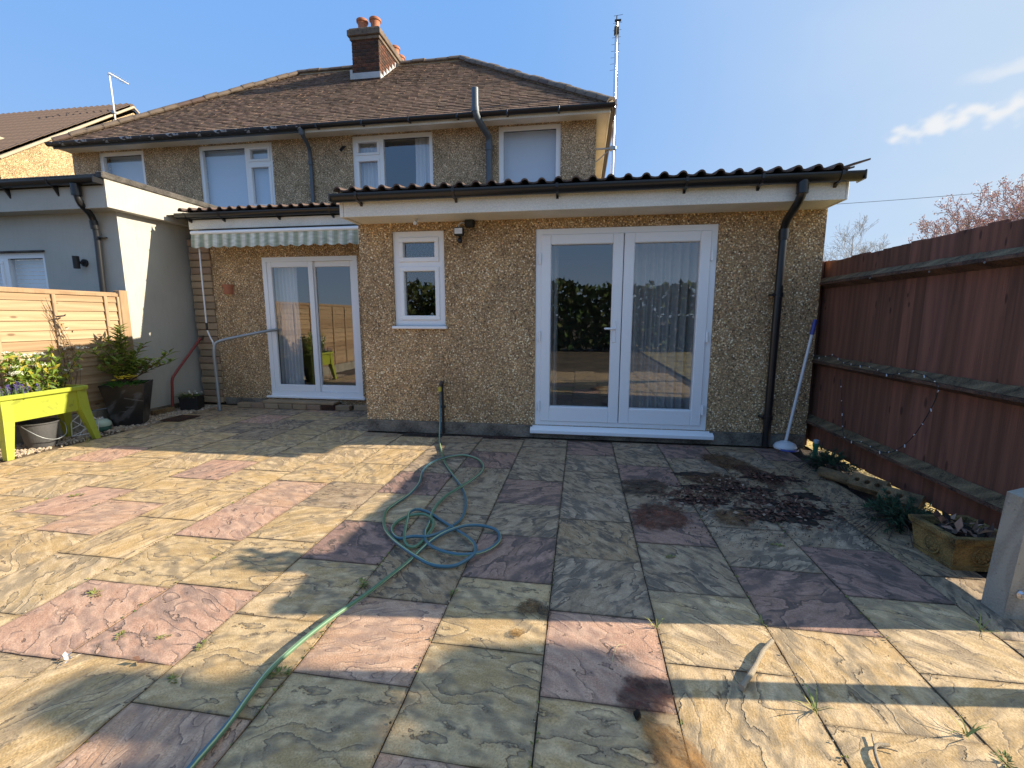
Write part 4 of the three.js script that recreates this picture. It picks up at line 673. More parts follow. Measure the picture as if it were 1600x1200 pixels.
{ // left-hand panel fence
  const F = thing('panel_fence', 'pale orange lapped timber panel fence behind the lime planter', 'fence', [-5.62, 0, -3.9]);
  const r = rngOf(9), n = 13;
  const zs = [-4.83, -2.98, -1.1];
  for (let s = 0; s < 2; s++) {
    const za = zs[s] + 3.9 + 0.03, zb = zs[s + 1] + 3.9 - 0.03;
    for (let i = 0; i < n; i++) {
      const y = 0.2 + i * 0.104, h = 0.122, g = boxUV(toCreasedNormals(alongZ([[-0.012, 0], [0.014, 0], [0.012, 0.012], [-0.002, h], [-0.012, h]], za, zb), 0.3), 1), p = g.attributes.position, uv = g.attributes.uv;
      for (let k = 0; k < p.count; k++) { const w = 0.004 * nz(p.getZ(k) * 1.5, i, 3); uv.setXY(k, p.getY(k) * 3.5 + r() * 0 + i * 0.31, p.getZ(k) * 0.45 + i * 0.17 + s * 0.4); p.setY(k, p.getY(k) + w); }
      const m = mesh('board', g, M['pine' + Math.floor(r() * 3)], F); m.position.set((r() - 0.5) * 0.002, y, 0);
    }
    mesh('frame', [span(-0.02, 0.02, 1.52, 1.56, za, zb, 0.004), span(-0.02, 0.018, 0.2, 0.24, za, zb, 0.004)], M.pine1, F);
    for (const t of [0.012, 0.31, 0.6, 0.9, 0.985]) { const z = lerp(zb, za, t); const b = mesh('batten', (() => { const g = cbox(0.018, 1.32, 0.035, 0.003, 0, 0, 0, 1); const p = g.attributes.position, uv = g.attributes.uv; for (let k = 0; k < p.count; k++) uv.setXY(k, p.getZ(k) * 4, p.getY(k) * 0.6 + t); return g; })(), M.pine2, F); b.position.set(0.023, 0.86, z); }
    mesh('gravel_board', [span(-0.03, 0.02, 0.0, 0.19, za - 0.02, zb + 0.02, 0.006)], M.concrete, F);
  }
  mesh('post', [span(-0.05, 0.045, 0, 1.6, -0.98, -0.88, 0.006)], M.pine1, F); mesh('post', [span(-0.05, 0.035, 0, 1.58, 0.88, 0.96, 0.006)], M.pine1, F);
}

// ---------------------------------------------------------------- things by the left fence
{ // lime planter on four splayed legs
  const P = thing('trough_planter', 'lime green plastic trough planter on four splayed legs by the left fence', 'planter', [-5.25, 0, -3.55]);
  const zA = -0.34, zB = 0.36, xA = -0.15, xB = 0.15;
  const ring = (y0, y1, i0, i1, th) => { // tapered wall ring from y0 (inset i0) to y1 (inset i1)
    const T = [], c = (y, i) => [[xA + i, y, zA + i], [xB - i, y, zA + i], [xB - i, y, zB - i], [xA + i, y, zB - i]]; const a = c(y0, i0), b = c(y1, i1), a2 = c(y0, i0 + th), b2 = c(y1, i1 + th);
    for (let k = 0; k < 4; k++) { const l = (k + 1) % 4; T.push(...a[k], ...b[l], ...a[l], ...a[k], ...b[k], ...b[l], ...a2[k], ...a2[l], ...b2[l], ...a2[k], ...b2[l], ...b2[k], ...b[k], ...b2[k], ...b2[l], ...b[k], ...b2[l], ...b[l], ...a[k], ...a[l], ...a2[l], ...a[k], ...a2[l], ...a2[k]); }
    return flatGeo(T);
  };
  mesh('trough', [ring(0.32, 0.54, 0.02, 0.005, 0.012), span(xA + 0.025, xB - 0.025, 0.325, 0.34, zA + 0.025, zB - 0.025, 0.002)], M.lime, P);
  mesh('rim', [span(xB - 0.012, xB + 0.022, 0.53, 0.575, zA - 0.02, zB + 0.02, 0.008), span(xA - 0.022, xA + 0.012, 0.53, 0.575, zA - 0.02, zB + 0.02, 0.008), span(xA + 0.012, xB - 0.012, 0.53, 0.575, zA - 0.021, zA + 0.012, 0.008), span(xA + 0.012, xB - 0.012, 0.53, 0.575, zB - 0.012, zB + 0.021, 0.008)], M.lime, P);
  for (const [sx, sz] of [[1, 1], [1, -1], [-1, 1], [-1, -1]]) { // legs widen towards the trough and splay out
    const T = [], x = sx > 0 ? xB : xA, z = sz > 0 ? zB : zA, L = (y, o, w) => [[x + sx * o, y, z + sz * o], [x + sx * (o - w), y, z + sz * o], [x + sx * (o - w), y, z + sz * (o - w)], [x + sx * o, y, z + sz * (o - w)]], a = L(0, 0.05, 0.05), m = L(0.34, 0.012, 0.085), b = L(0.535, 0.004, 0.09), q = [a, m, b];
    for (let j = 0; j < 2; j++) for (let k = 0; k < 4; k++) { const l = (k + 1) % 4, A = q[j], B = q[j + 1]; T.push(...A[k], ...A[l], ...B[l], ...A[k], ...B[l], ...B[k]); }
    T.push(...a[0], ...a[1], ...a[2], ...a[0], ...a[2], ...a[3]); mesh('leg', flatGeo(T), M.lime, P);
  }
  mesh('compost', boxUV(new THREE.PlaneGeometry(0.28, 0.68, 6, 14).rotateX(-Math.PI / 2).translate(0, 0.525, 0.01)), M.soil, P);
  const r = rngOf(61);
  // shrub with white flower heads
  const S = thing('flowering_shrub', 'leafy shrub with small white flower heads growing in the lime planter', 'shrub', [-5.27, 0.52, -3.58]);
  const stems = [], tips = [];
  for (let i = 0; i < 26; i++) { const z0 = (r() - 0.5) * 0.5, up = 0.14 + 0.24 * r() + (i % 3 === 0 ? 0.08 : 0), dz = (r() - 0.45) * 0.45, dx = (r() - 0.5) * 0.22 + 0.02; const p = smooth([[0, 0, z0], [dx * 0.3, up * 0.5, z0 + dz * 0.35], [dx, up, z0 + dz]], 7); stems.push(tube(p, (t) => 0.006 * (1 - 0.6 * t), 5)); tips.push(p); }
  mesh('stem', stems, M.bark, S);
  const lf = new Leaves(), fl = new Leaves();
  for (const p of tips) for (let k = 2; k < p.length; k++) for (let j = 0; j < 6; j++) { const o = V(...p[k]).add(dirOf(r).multiplyScalar(0.02)), d = dirOf(r, 0.25), g = r(); lf.leaf(o, d, dirOf(r, 1), 0.055 + 0.035 * r(), 0.03, g < 0.2 ? [0.42, 0.36, 0.03] : [0.09 + 0.12 * g, 0.17 + 0.14 * g, 0.025]); }
  for (let i = 0; i < 15; i++) { const p = V(...tips[i + 3][7]); p.y += 0.015; for (let k = 0; k < 46; k++) { const o = p.clone().add(V((r() - 0.5) * 0.075, 0.02 + 0.016 * r(), (r() - 0.5) * 0.075)); fl.leaf(o, dirOf(r, 0.4), V(0, 1, 0), 0.017, 0.015, [0.8, 0.8, 0.68], 0.1); } }
  mesh('foliage', lf.geo(), M.leaf, S); mesh('flower', fl.geo(), M.leaf, S);
  // blue hyacinth-like spikes
  const Hy = thing('blue_flowers', 'clump of violet-blue flower spikes at the front of the lime planter', 'flowers', [-5.14, 0.52, -3.36]);
  const hl = new Leaves(), hs = new Leaves();
  for (let i = 0; i < 11; i++) { const x = (r() - 0.5) * 0.1, z = (r() - 0.4) * 0.34, h = 0.1 + 0.05 * r(); for (let k = 0; k < 4; k++) hs.blade(V(x, 0, z), V(x + (r() - 0.5) * 0.1, 0.06 + 0.06 * r(), z + (r() - 0.5) * 0.1), 0.012, [0.12, 0.22, 0.05]); hs.blade(V(x, 0, z), V(x, h, z), 0.012, [0.14, 0.22, 0.06]); for (let k = 0; k < 40; k++) { const t = r(), a = r() * 6.3; hl.leaf(V(x, h - 0.075 + 0.085 * t, z), V(Math.cos(a), 0.35, Math.sin(a)), V(0, 1, 0), 0.024 * (1.1 - 0.5 * t), 0.013, [0.2 + 0.1 * r(), 0.17, 0.62]); } }
  mesh('leaf', hs.geo(), M.leaf, Hy); mesh('flower', hl.geo(), M.leaf, Hy);
  // dry climber on the fence
  const C = thing('dry_climber', 'dry tangled climbing stems hanging on the orange fence panel', 'climber', [-5.58, 0.5, -4.12]);
  const st = []; for (let i = 0; i < 8; i++) { const z = (r() - 0.5) * 0.1; st.push(tube(smooth([[0.01 + 0.02 * r(), 0, z + (r() - 0.5) * 0.08], [0.02, 0.25 + 0.1 * r(), z * 1.6 - 0.02], [0.03 * r() + 0.01, 0.5 + 0.15 * r(), z + (r() - 0.5) * 0.12 + 0.04], [0.015, 0.78 + 0.2 * r(), (r() - 0.5) * 0.1 + 0.1]], 10), 0.0019, 4)); }
  mesh('stem', st, M.brownMetal, C); const cl = new Leaves(); for (let i = 0; i < 70; i++) cl.leaf(V(0.02 + 0.03 * r(), 0.08 + 0.62 * r() * r() + 0.1, (r() - 0.5) * 0.14), dirOf(r), dirOf(r), 0.04, 0.025, r() < 0.5 ? [0.5, 0.46, 0.36] : [0.3, 0.22, 0.1]); mesh('leaf', cl.geo(), M.leafDull, C);
  mesh('tie', tube(smooth([[0.03, 0.8, -0.02], [0.06, 0.79, 0.02], [0.03, 0.78, 0.07]], 6), 0.008, 5), M.black, C);
}
{
  const B = thing('bucket', 'grey plastic builder’s bucket with wire handle under the lime planter', 'bucket', [-5.3, 0, -3.58]);
  mesh('body', lathe([[0, 0.0], [0.105, 0], [0.112, 0.01], [0.142, 0.235], [0.155, 0.24], [0.156, 0.252], [0.138, 0.25], [0.108, 0.02], [0, 0.015]], 28), M.bucket, B);
  mesh('handle', tube(smooth([[0.02, 0.235, 0.155], [0.1, 0.2, 0.16], [0.17, 0.12, 0.1], [0.185, 0.08, 0.0], [0.17, 0.11, -0.1], [0.1, 0.2, -0.15], [0.02, 0.235, -0.155]], 30), 0.004, 6), M.zinc, B);
  const O = thing('wire_ornament', 'small white wire panel with a looping leaf pattern leaning by the planter leg', 'ornament', [-5.32, 0.012, -4.0], 1.15);
  const arc = (pts) => tube(smooth(pts, 14), 0.0045, 6);
  mesh('frame', [tube([[-0.11, 0, 0], [0.11, 0, 0], [0.115, 0.14, -0.01], [0.06, 0.2, -0.02], [-0.02, 0.22, -0.02], [-0.1, 0.15, -0.01], [-0.11, 0, 0]], 0.006, 6)], M.whitePlastic, O);
  mesh('scroll', [arc([[-0.11, 0, 0], [0, 0.05, 0], [0.09, 0.16, -0.01]]), arc([[0.11, 0, 0], [0.02, 0.06, 0], [-0.08, 0.16, -0.01]]), arc([[-0.02, 0.22, -0.02], [-0.03, 0.12, 0], [-0.1, 0.08, 0]]), arc([[0.06, 0.2, -0.02], [0.04, 0.12, 0], [0.113, 0.07, 0]]), arc([[-0.05, 0, 0], [0, 0.06, 0], [0.06, 0, 0]])], M.whitePlastic, O);
  const J = thing('garden_lantern', 'small round pale green pot with dark base and metal knob', 'garden ornament', [-5.36, -0.002, -4.2]);
  mesh('base', lathe([[0, 0], [0.07, 0], [0.082, 0.015], [0.086, 0.05], [0.08, 0.06], [0, 0.06]], 24), M.darkGreen, J); mesh('lid', lathe([[0.09, 0.058], [0.094, 0.07], [0.09, 0.1], [0.06, 0.128], [0.035, 0.135], [0, 0.136]], 24), M.palePot, J); mesh('knob', lathe([[0, 0.134], [0.03, 0.135], [0.034, 0.148], [0.02, 0.16], [0, 0.162]], 18), M.alu, J); mesh('hook', tube(smooth([[0.03, 0.145, 0], [0.05, 0.165, 0.01], [0.04, 0.15, 0.03]], 8), 0.004, 5), M.alu, J);
}
function taperPot(name, label, p, turn, top, bot, h, mat, fillY) {
  const P = thing(name, label, 'planter', p, turn), T = [], c = (y, w) => [[-w, y, -w], [w, y, -w], [w, y, w], [-w, y, w]];
  const L = [c(0, bot), c(h - 0.02, top - 0.004), c(h - 0.018, top), c(h, top), c(h, top - 0.018), c(fillY, top - 0.03)];
  for (let j = 0; j + 1 < L.length; j++) for (let k = 0; k < 4; k++) { const l = (k + 1) % 4, A = L[j], B = L[j + 1]; T.push(...A[k], ...A[l], ...B[l], ...A[k], ...B[l], ...B[k]); }
  T.push(...L[0][0], ...L[0][1], ...L[0][2], ...L[0][0], ...L[0][2], ...L[0][3]);
  mesh('pot', flatGeo(T), mat, P); mesh('compost', boxUV(new THREE.PlaneGeometry(2 * top - 0.05, 2 * top - 0.05).rotateX(-Math.PI / 2).translate(0, fillY + 0.004, 0)), M.soil, P); return P;
}
{
  const r = rngOf(71);
  const scuff = pair(256, 256, (u, v) => { const a = tfbm(u, v, 5, 2, 4); let l = 0; for (let k = 0; k < 7; k++) { const d = Math.abs((u - 0.5) * Math.cos(k * 1.3) + (v - 0.5) * Math.sin(k * 1.3) - 0.3 * Math.sin(k * 5)); l = Math.max(l, (1 - sstep(0.003, 0.008, d + 0.003 * a)) * sstep(0, 0.2, tn(u, v, 4, k))); } const k = 0.014 + 0.012 * a + 0.09 * l + 0.06 * sstep(0.25, 0.4, a); return [k, k, k * 1.05, 0.5]; });
  const blackPot = new THREE.MeshStandardMaterial({ map: scuff.map, roughness: 0.3 });
  const P = taperPot('tapered_planter', 'large glossy black square tapered planter by the white wall', [-5.36, 0, -4.55], 0.62, 0.21, 0.135, 0.5, blackPot, 0.47);
  const S = thing('evergreen_shrub', 'upright glossy green shrub growing in the large black planter', 'shrub', [-5.37, 0.47, -4.55]);
  const stems = [], lf = new Leaves(), br = [];
  for (let i = 0; i < 20; i++) { const a = r() * 6.28, lean = i < 4 ? 0.05 : 0.1 + 0.2 * r(), h = i < 4 ? 0.5 + 0.2 * r() : 0.16 + 0.32 * r(); br.push([[0, 0, 0], [Math.cos(a) * lean * 0.35, h * 0.55, Math.sin(a) * lean * 0.35], [Math.cos(a) * lean, h, Math.sin(a) * lean]]); }
  br.push([[0, 0.02, 0], [0.2, 0.2, -0.14], [0.36, 0.36, -0.26]], [[0, 0.02, 0], [0.12, 0.16, -0.2], [0.26, 0.24, -0.36]], [[0, 0, 0], [0.0, 0.35, 0.02], [0.02, 0.68, 0.02]], [[0, 0, 0], [-0.02, 0.25, 0.15], [-0.05, 0.42, 0.28]], [[0, 0, 0], [0.02, 0.3, 0.1], [0.0, 0.55, 0.14]]);
  for (const b of br) { const p = smooth(b, 9); stems.push(tube(p, (t) => 0.006 * (1 - 0.65 * t), 5)); for (let k = 3; k < p.length; k++) for (let j = 0; j < 5; j++) { const a = j * 2.4 + k * 1.7 + r() * 2, d = V(Math.cos(a), 0.2 + 0.9 * r(), Math.sin(a)), g = r(); if (r() < 0.25) continue; lf.leaf(V(...p[k]), d, V(0, 1, 0), 0.08 + 0.05 * r(), 0.042, g < 0.06 ? [0.22, 0.12, 0.06] : [0.12 + 0.16 * g, 0.2 + 0.15 * g, 0.04]); } }
  mesh('stem', stems, M.bark, S); mesh('foliage', lf.geo(), M.leaf, S);
  const Y = thing('yellow_flowers', 'bright yellow primrose-like flowers at the foot of the evergreen shrub', 'flowers', [-5.3, 0.47, -4.47]);
  const y1 = new Leaves(), y2 = new Leaves();
  for (let i = 0; i < 75; i++) { const a = r() * 6.28, R0 = 0.17 * Math.sqrt(r()); y2.leaf(V(Math.cos(a) * R0, 0.0, Math.sin(a) * R0), V(Math.cos(a), 0.9, Math.sin(a)), V(0, 1, 0), 0.09, 0.035, [0.06, 0.15 + 0.06 * r(), 0.02]); }
  for (let i = 0; i < 24; i++) { const a = r() * 6.28, R0 = 0.12 * Math.sqrt(r()), o = V(Math.cos(a) * R0 + 0.03, 0.08 + 0.05 * r(), Math.sin(a) * R0 + 0.03); for (let k = 0; k < 7; k++) { const b = k * 0.9; y1.leaf(o, V(Math.cos(b), 0.3 + 0.4 * r(), Math.sin(b)), V(0, 1, 0), 0.026, 0.02, [0.85, 0.6 + 0.1 * r(), 0.02], 0.1); } }
  mesh('leaf', y2.geo(), M.leaf, Y); mesh('flower', y1.geo(), M.leaf, Y);
  taperPot('small_planter', 'small black square pot of trailing leaves between the red rail and stone quoin', [-5.36, 0, -5.42], 0.35, 0.115, 0.105, 0.19, M.blackRough, 0.17);
  const Q = thing('trailing_plant', 'low trailing plant with grassy leaves and pale flowers in the small pot', 'plant', [-5.36, 0.17, -5.42]);
  const q1 = new Leaves(), q2 = new Leaves();
  for (let i = 0; i < 150; i++) { const a = r() * 6.28, l = 0.06 + 0.1 * r(), b = V(Math.cos(a) * 0.09 * r(), 0, Math.sin(a) * 0.09 * r()); q1.blade(b, b.clone().add(V(Math.cos(a) * l - 0.03, 0.07 * r(), Math.sin(a) * l + 0.05 * r())), 0.012, [0.1 + 0.1 * r(), 0.15 + 0.07 * r(), 0.05]); }
  for (let i = 0; i < 36; i++) q2.leaf(V((r() - 0.4) * 0.2, 0.03 + 0.05 * r(), (r() - 0.5) * 0.2), dirOf(r, 0.5), V(0, 1, 0), 0.035, 0.025, r() < 0.5 ? [0.6, 0.55, 0.48] : [0.2, 0.22, 0.1]);
  mesh('leaf', q1.geo(), M.leafDull, Q); mesh('flower', q2.geo(), M.leafDull, Q);
  const L = thing('timber_edging', 'short weathered timber edging board on the gravel beside the small pot', 'board', [-5.5, 0, -5.1]); mesh('board', [span(-0.02, 0.02, 0, 0.07, -0.16, 0.16, 0.006)], M.sleeper, L);
}
{
  const H = thing('grey_handrail', 'grey galvanised tubular handrail beside the door step', 'handrail', [-4.9, 0, -5.38]);
  mesh('rail', tube(smooth([[0, 0.01, 0], [0.0, 0.5, 0], [0.0, 0.82, 0], [0.012, 0.92, -0.02], [0.09, 0.965, -0.06], [0.25, 1.01, -0.16], [0.52, 1.08, -0.36], [0.62, 1.1, -0.46]], 50), 0.02, 12), M.zinc, H); mesh('base_flange', lathe([[0, 0], [0.035, 0], [0.035, 0.006], [0, 0.006]], 14), M.zinc, H);
  const Q = thing('red_handrail', 'old red painted bent handrail fixed against the white wall', 'handrail', [-5.55, 0, -5.3]);
  mesh('rail', tube(smooth([[0.04, 0, 0.05], [0.04, 0.3, 0.02], [0.04, 0.44, 0.0], [0.045, 0.52, -0.06], [0.06, 0.75, -0.28], [0.075, 0.98, -0.5]], 36), 0.017, 10), M.redPaint, Q); mesh('bracket', [span(0.06, 0.1, 0.95, 1.01, -0.55, -0.48, 0.006)], M.brownMetal, Q);
  const W = thing('wall_pot', 'terracotta half-round wall pot hanging on the pebbledash', 'plant pot', [-4.99, 1.6, -5.85]);
  const hp = new THREE.LatheGeometry([[0.001, 0], [0.055, 0], [0.075, 0.1], [0.085, 0.1], [0.088, 0.135], [0.075, 0.135], [0.05, 0.02], [0.001, 0.015]].map((p) => new THREE.Vector2(...p)), 20, -Math.PI / 2, Math.PI); mesh('pot', boxlessUV(hp), M.pot, W);
  mesh('back', [span(-0.08, 0.08, 0, 0.13, -0.001, 0.006, 0.002)], M.pot, W);
  const D = thing('drain_cover', 'rusty square drain cover set in the paving near the black planter', 'drain cover', [-5.0, 0.006, -4.86]); mesh('cover', [span(-0.14, 0.14, 0, 0.008, -0.16, 0.16, 0.003)], M.rust, D); for (let i = 0; i < 7; i++) mesh('bar', cbox(0.022, 0.006, 0.27, 0.002, -0.105 + i * 0.035, 0.011, 0), M.rust, D);
}

// ---------------------------------------------------------------- garden hose
{
  const hb = dataTex(64, 256, (u, v) => { const a = (u + v) % 1; const c = a < 0.42 ? [0.07, 0.15, 0.19] : a < 0.5 ? [0.42, 0.5, 0.26] : a < 0.92 ? [0.11, 0.21, 0.12] : [0.4, 0.48, 0.25]; return c; });
  hb.repeat.set(1, 0.42);
  const hoseMat = new THREE.MeshStandardMaterial({ map: hb, roughness: 0.32 });
  const T = thing('hose_tap', 'black outdoor water pipe on the wall with a yellow hose connector', 'tap', [-1.49, 0, -4.64]);
  mesh('pipe', tube([[0.02, 0.02, 0.02], [0.02, 0.58, 0.02]], 0.014, 10), M.blackRough, T); mesh('tap_body', [tube([[0.02, 0.57, 0.0], [0.02, 0.585, 0.06]], 0.016, 10), tube([[0.02, 0.585, 0.05], [0.01, 0.545, 0.065]], 0.016, 10)], M.brownMetal, T); mesh('clip', [span(-0.01, 0.05, 0.3, 0.32, 0, 0.036, 0.003)], M.blackRough, T);
  const C = lathe([[0.01, 0], [0.017, 0.002], [0.019, 0.03], [0.016, 0.05], [0.012, 0.052]], 14, 0.008, 0.485, 0.07); mesh('connector', C, (M.yellow = new THREE.MeshStandardMaterial({ color: new THREE.Color().setRGB(0.5, 0.42, 0.06), roughness: 0.5 })), T);
  const XZ = [-1.344, -4.115, -1.176, -3.701, -0.993, -3.353, -0.851, -3.099, -0.764, -2.876, -0.729, -2.724, -0.721, -2.583, -0.742, -2.483, -0.782, -2.379, -0.843, -2.308, -0.927, -2.296, -0.994, -2.271, -1.054, -2.322, -1.101, -2.412, -1.101, -2.498, -1.053, -2.569, -0.976, -2.59, -0.892, -2.53, -0.854, -2.441, -0.854, -2.337, -0.862, -2.276, -0.885, -2.215, -0.913, -2.205, -0.95, -2.24, -0.985, -2.319, -1.035, -2.49, -1.067, -2.614, -1.042, -2.676, -0.966, -2.658, -0.835, -2.547, -0.698, -2.424, -0.593, -2.317, -0.545, -2.239, -0.535, -2.167, -0.565, -2.106, -0.607, -2.063, -0.67, -2.047, -0.741, -2.054, -0.835, -2.102, -0.944, -2.178, -1.041, -2.263, -1.129, -2.374, -1.199, -2.51, -1.239, -2.646, -1.226, -2.751, -1.189, -2.913, -1.19, -3.112, -1.254, -3.389, -1.249, -3.585, -1.164, -3.776, -1.04, -3.872, -0.902, -3.798, -0.804, -3.619, -0.779, -3.431, -0.815, -3.21, -0.868, -3.034, -0.912, -2.909, -0.934, -2.774, -0.925, -2.618, -0.9, -2.511, -0.879, -2.365, -0.822, -2.246, -0.715, -2.166, -0.602, -2.144, -0.509, -2.191, -0.45, -2.282, -0.435, -2.379, -0.475, -2.474, -0.56, -2.503, -0.654, -2.48, -0.731, -2.403, -0.784, -2.325, -0.819, -2.25, -0.843, -2.17, -0.859, -2.073, -0.898, -1.921, -0.943, -1.746, -1.001, -1.576, -1.044, -1.422, -1.071, -1.276, -1.07, -1.181, -1.062, -1.075, -1.061, -0.9, -1.03, -0.6, -0.9, -0.1, -0.6, 0.5];
  const pts = [[-1.482, 0.5, -4.57], [-1.482, 0.42, -4.565], [-1.475, 0.28, -4.55], [-1.46, 0.12, -4.48], [-1.42, 0.035, -4.33]];
  for (let i = 0; i < XZ.length; i += 2) { const k = i / 2; pts.push([XZ[i], 0.014 + (k > 3 && k < 92 ? 0.009 * (1 + Math.sin(k * 0.83)) : 0), XZ[i + 1]]); }
  tag(mesh('garden_hose', tube(smooth(pts, 900), 0.0095, 10), hoseMat), 'striped green garden hose lying in loose loops across the paving', 'hose');
}

// ---------------------------------------------------------------- right-hand side
{
  const D = thing('long_handled_dustpan', 'white long-handled dustpan with blue grip leaning in the fence corner', 'dustpan', [1.98, 0.012, -4.56]);
  mesh('handle', tube([[0.0, 0.06, 0], [0.155, 1.13, -0.02]], 0.014, 10), M.whitePlastic, D); mesh('grip', tube([[0.15, 1.1, -0.02], [0.17, 1.24, -0.022]], 0.018, 10), M.bluePlastic, D);
  const T = []; const a = [[-0.1, 0.004, 0.09], [0.1, 0.004, 0.09], [0.085, 0.006, -0.07], [-0.085, 0.006, -0.07]], b = [[-0.1, 0.016, 0.09], [0.1, 0.016, 0.09], [0.085, 0.07, -0.07], [-0.085, 0.07, -0.07]]; T.push(...a[0], ...a[1], ...a[2], ...a[0], ...a[2], ...a[3], ...a[3], ...a[2], ...b[2], ...a[3], ...b[2], ...b[3], ...a[1], ...b[1], ...b[2], ...a[1], ...b[2], ...a[2], ...a[0], ...a[3], ...b[3], ...a[0], ...b[3], ...b[0]);
  const pan = mesh('pan', [lathe([[0, 0], [0.1, 0.004], [0.105, 0.02], [0.09, 0.05], [0.04, 0.075], [0, 0.08]], 22).scale(1, 1, 0.85)], M.whitePlastic, D);
  mesh('blue_edge', [new THREE.CylinderGeometry(0.1, 0.104, 0.016, 22, 1, true, -0.9, 2.2).translate(0.01, 0.008, 0.012)].map(boxlessUV), M.bluePlastic, D);
  mesh('print', boxUV(new THREE.PlaneGeometry(0.05, 0.035)).rotateX(-0.95).rotateY(0.25).translate(0.03, 0.062, 0.052), (() => { const c = document.createElement('canvas'); c.width = 64; c.height = 48; const x = c.getContext('2d'); x.fillStyle = '#d8dade'; x.fillRect(0, 0, 64, 48); x.fillStyle = '#20276e'; for (let i = 0; i < 9; i++) x.fillRect(8 + (i * 17) % 44, 8 + (i * 11) % 28, 8 + (i * 5) % 9, 5); const t = new THREE.CanvasTexture(c); t.colorSpace = THREE.SRGBColorSpace; return new THREE.MeshStandardMaterial({ map: t, roughness: 0.5 }); })(), D);

  const G = thing('green_ground_spike', 'green plastic garden spike with pale cap standing in the soil bed', 'garden spike', [2.1, 0.02, -4.25]);
  mesh('shaft', lathe([[0, -0.03], [0.02, -0.02], [0.024, 0.02], [0.019, 0.025], [0.02, 0.1], [0.026, 0.11], [0.026, 0.14], [0, 0.14]], 14), M.greenPlastic, G); mesh('cap', lathe([[0, 0.138], [0.02, 0.139], [0.024, 0.15], [0.022, 0.168], [0.008, 0.175], [0, 0.176]], 14), (M.capGrey = new THREE.MeshStandardMaterial({ color: new THREE.Color().setRGB(0.3, 0.4, 0.45), roughness: 0.5 })), G);

  const r = rngOf(91);
  const conifer = (p, R0, h, label) => { const C = thing('conifer_clump', label, 'shrub', p); const lf = new Leaves(), tw = []; for (let i = 0; i < 60; i++) { const a = r() * 6.28, e = 0.15 + 1.1 * r(), l = R0 * (0.6 + 0.5 * r()); const d = V(Math.cos(a) * Math.cos(e), Math.sin(e) * h / R0, Math.sin(a) * Math.cos(e)); const q = [0, 1, 2, 3].map((k) => [d.x * l * k / 3, d.y * l * k / 3 - 0.03 * k * k / 9, d.z * l * k / 3]); tw.push(tube(q, (t) => 0.004 * (1 - 0.7 * t), 4, false)); for (let k = 0; k < 26; k++) { const t = 0.35 + 0.65 * r(), o = d.clone().multiplyScalar(l * t); o.y -= 0.03 * t * t; const g = r(); lf.leaf(o, d.clone().multiplyScalar(1.2).add(dirOf(r, 0)), dirOf(r, 1), 0.03 + 0.02 * r(), 0.008, [0.025 + 0.03 * g, 0.055 + 0.055 * g, 0.03 + 0.02 * g]); } } for (let i = 0; i < 34; i++) { const a = r() * 6.28, l = R0 * (0.7 + 0.6 * r()); tw.push(tube([[0, 0.05, 0], [Math.cos(a) * l * 0.6 - 0.05, 0.05 + 0.04 * r(), Math.sin(a) * l * 0.6 + 0.05], [Math.cos(a) * l - 0.1, 0.012, Math.sin(a) * l + 0.1]], 0.0025, 4, false)); } mesh('twig', tw, M.brownMetal, C); mesh('foliage', lf.geo(), M.leafDull, C); };
  conifer([2.1, 0.0, -4.02], 0.2, 0.2, 'small dark conifer growing against the foot of the fence by the green spike');
  conifer([1.98, 0.0, -2.96], 0.24, 0.22, 'sprawling dark conifer with dead twigs beside the stone trough');
  const Bk = (n, p, ry, rx, label) => { const B = thing('holed_brick', label, 'brick', p, ry); const sh = new THREE.Shape([[-0.11, 0], [0.11, 0], [0.11, 0.1], [-0.11, 0.1]].map((q) => new THREE.Vector2(...q))); for (const x of [-0.065, 0, 0.065]) sh.holes.push(new THREE.Path().absarc(x, 0.05, 0.019, 0, Math.PI * 2, true)); const m = mesh('brick', boxUV(new THREE.ExtrudeGeometry(sh, { depth: 0.06, bevelEnabled: true, bevelSize: 0.003, bevelThickness: 0.003, bevelSegments: 1, curveSegments: 8 }).translate(0, -0.05, -0.03), 2), M.sleeper, B); m.rotation.x = rx; };
  Bk(0, [2.06, 0.085, -3.42], -1.0, -0.85, 'pale three-holed brick tilted up against the foot of the fence'); Bk(1, [2.13, 0.075, -3.2], -0.9, -0.95, 'second holed brick leaning behind the sprawling conifer');
  const Lg = thing('log_edging', 'short round pale log lying on its side at the edge of the soil bed', 'log', [2.0, 0.045, -3.68], 0.5); mesh('log', tube([[0, 0, -0.14], [0, 0.004, 0], [0, 0, 0.14]], 0.042, 14), M.sleeper, Lg);

  // square stone-effect trough with a rosette on each face
  const T2 = thing('stone_trough', 'square mossy yellow stone-effect trough with a rosette, full of dead leaves', 'planter', [2.01, 0, -2.56], 0.08);
  { const P = [], c = (y, w, d) => [[-w, y, -d], [w, y, -d], [w, y, d], [-w, y, d]], L = [c(0, 0.135, 0.125), c(0.02, 0.137, 0.127), c(0.022, 0.13, 0.12), c(0.135, 0.143, 0.133), c(0.15, 0.155, 0.145), c(0.175, 0.158, 0.148), c(0.18, 0.155, 0.145), c(0.18, 0.128, 0.118), c(0.13, 0.12, 0.11)]; for (let j = 0; j + 1 < L.length; j++) for (let k = 0; k < 4; k++) { const l = (k + 1) % 4, A = L[j], B = L[j + 1]; P.push(...A[k], ...A[l], ...B[l], ...A[k], ...B[l], ...B[k]); } mesh('trough_body', flatGeo(P, 2), M.troughStone, T2); }
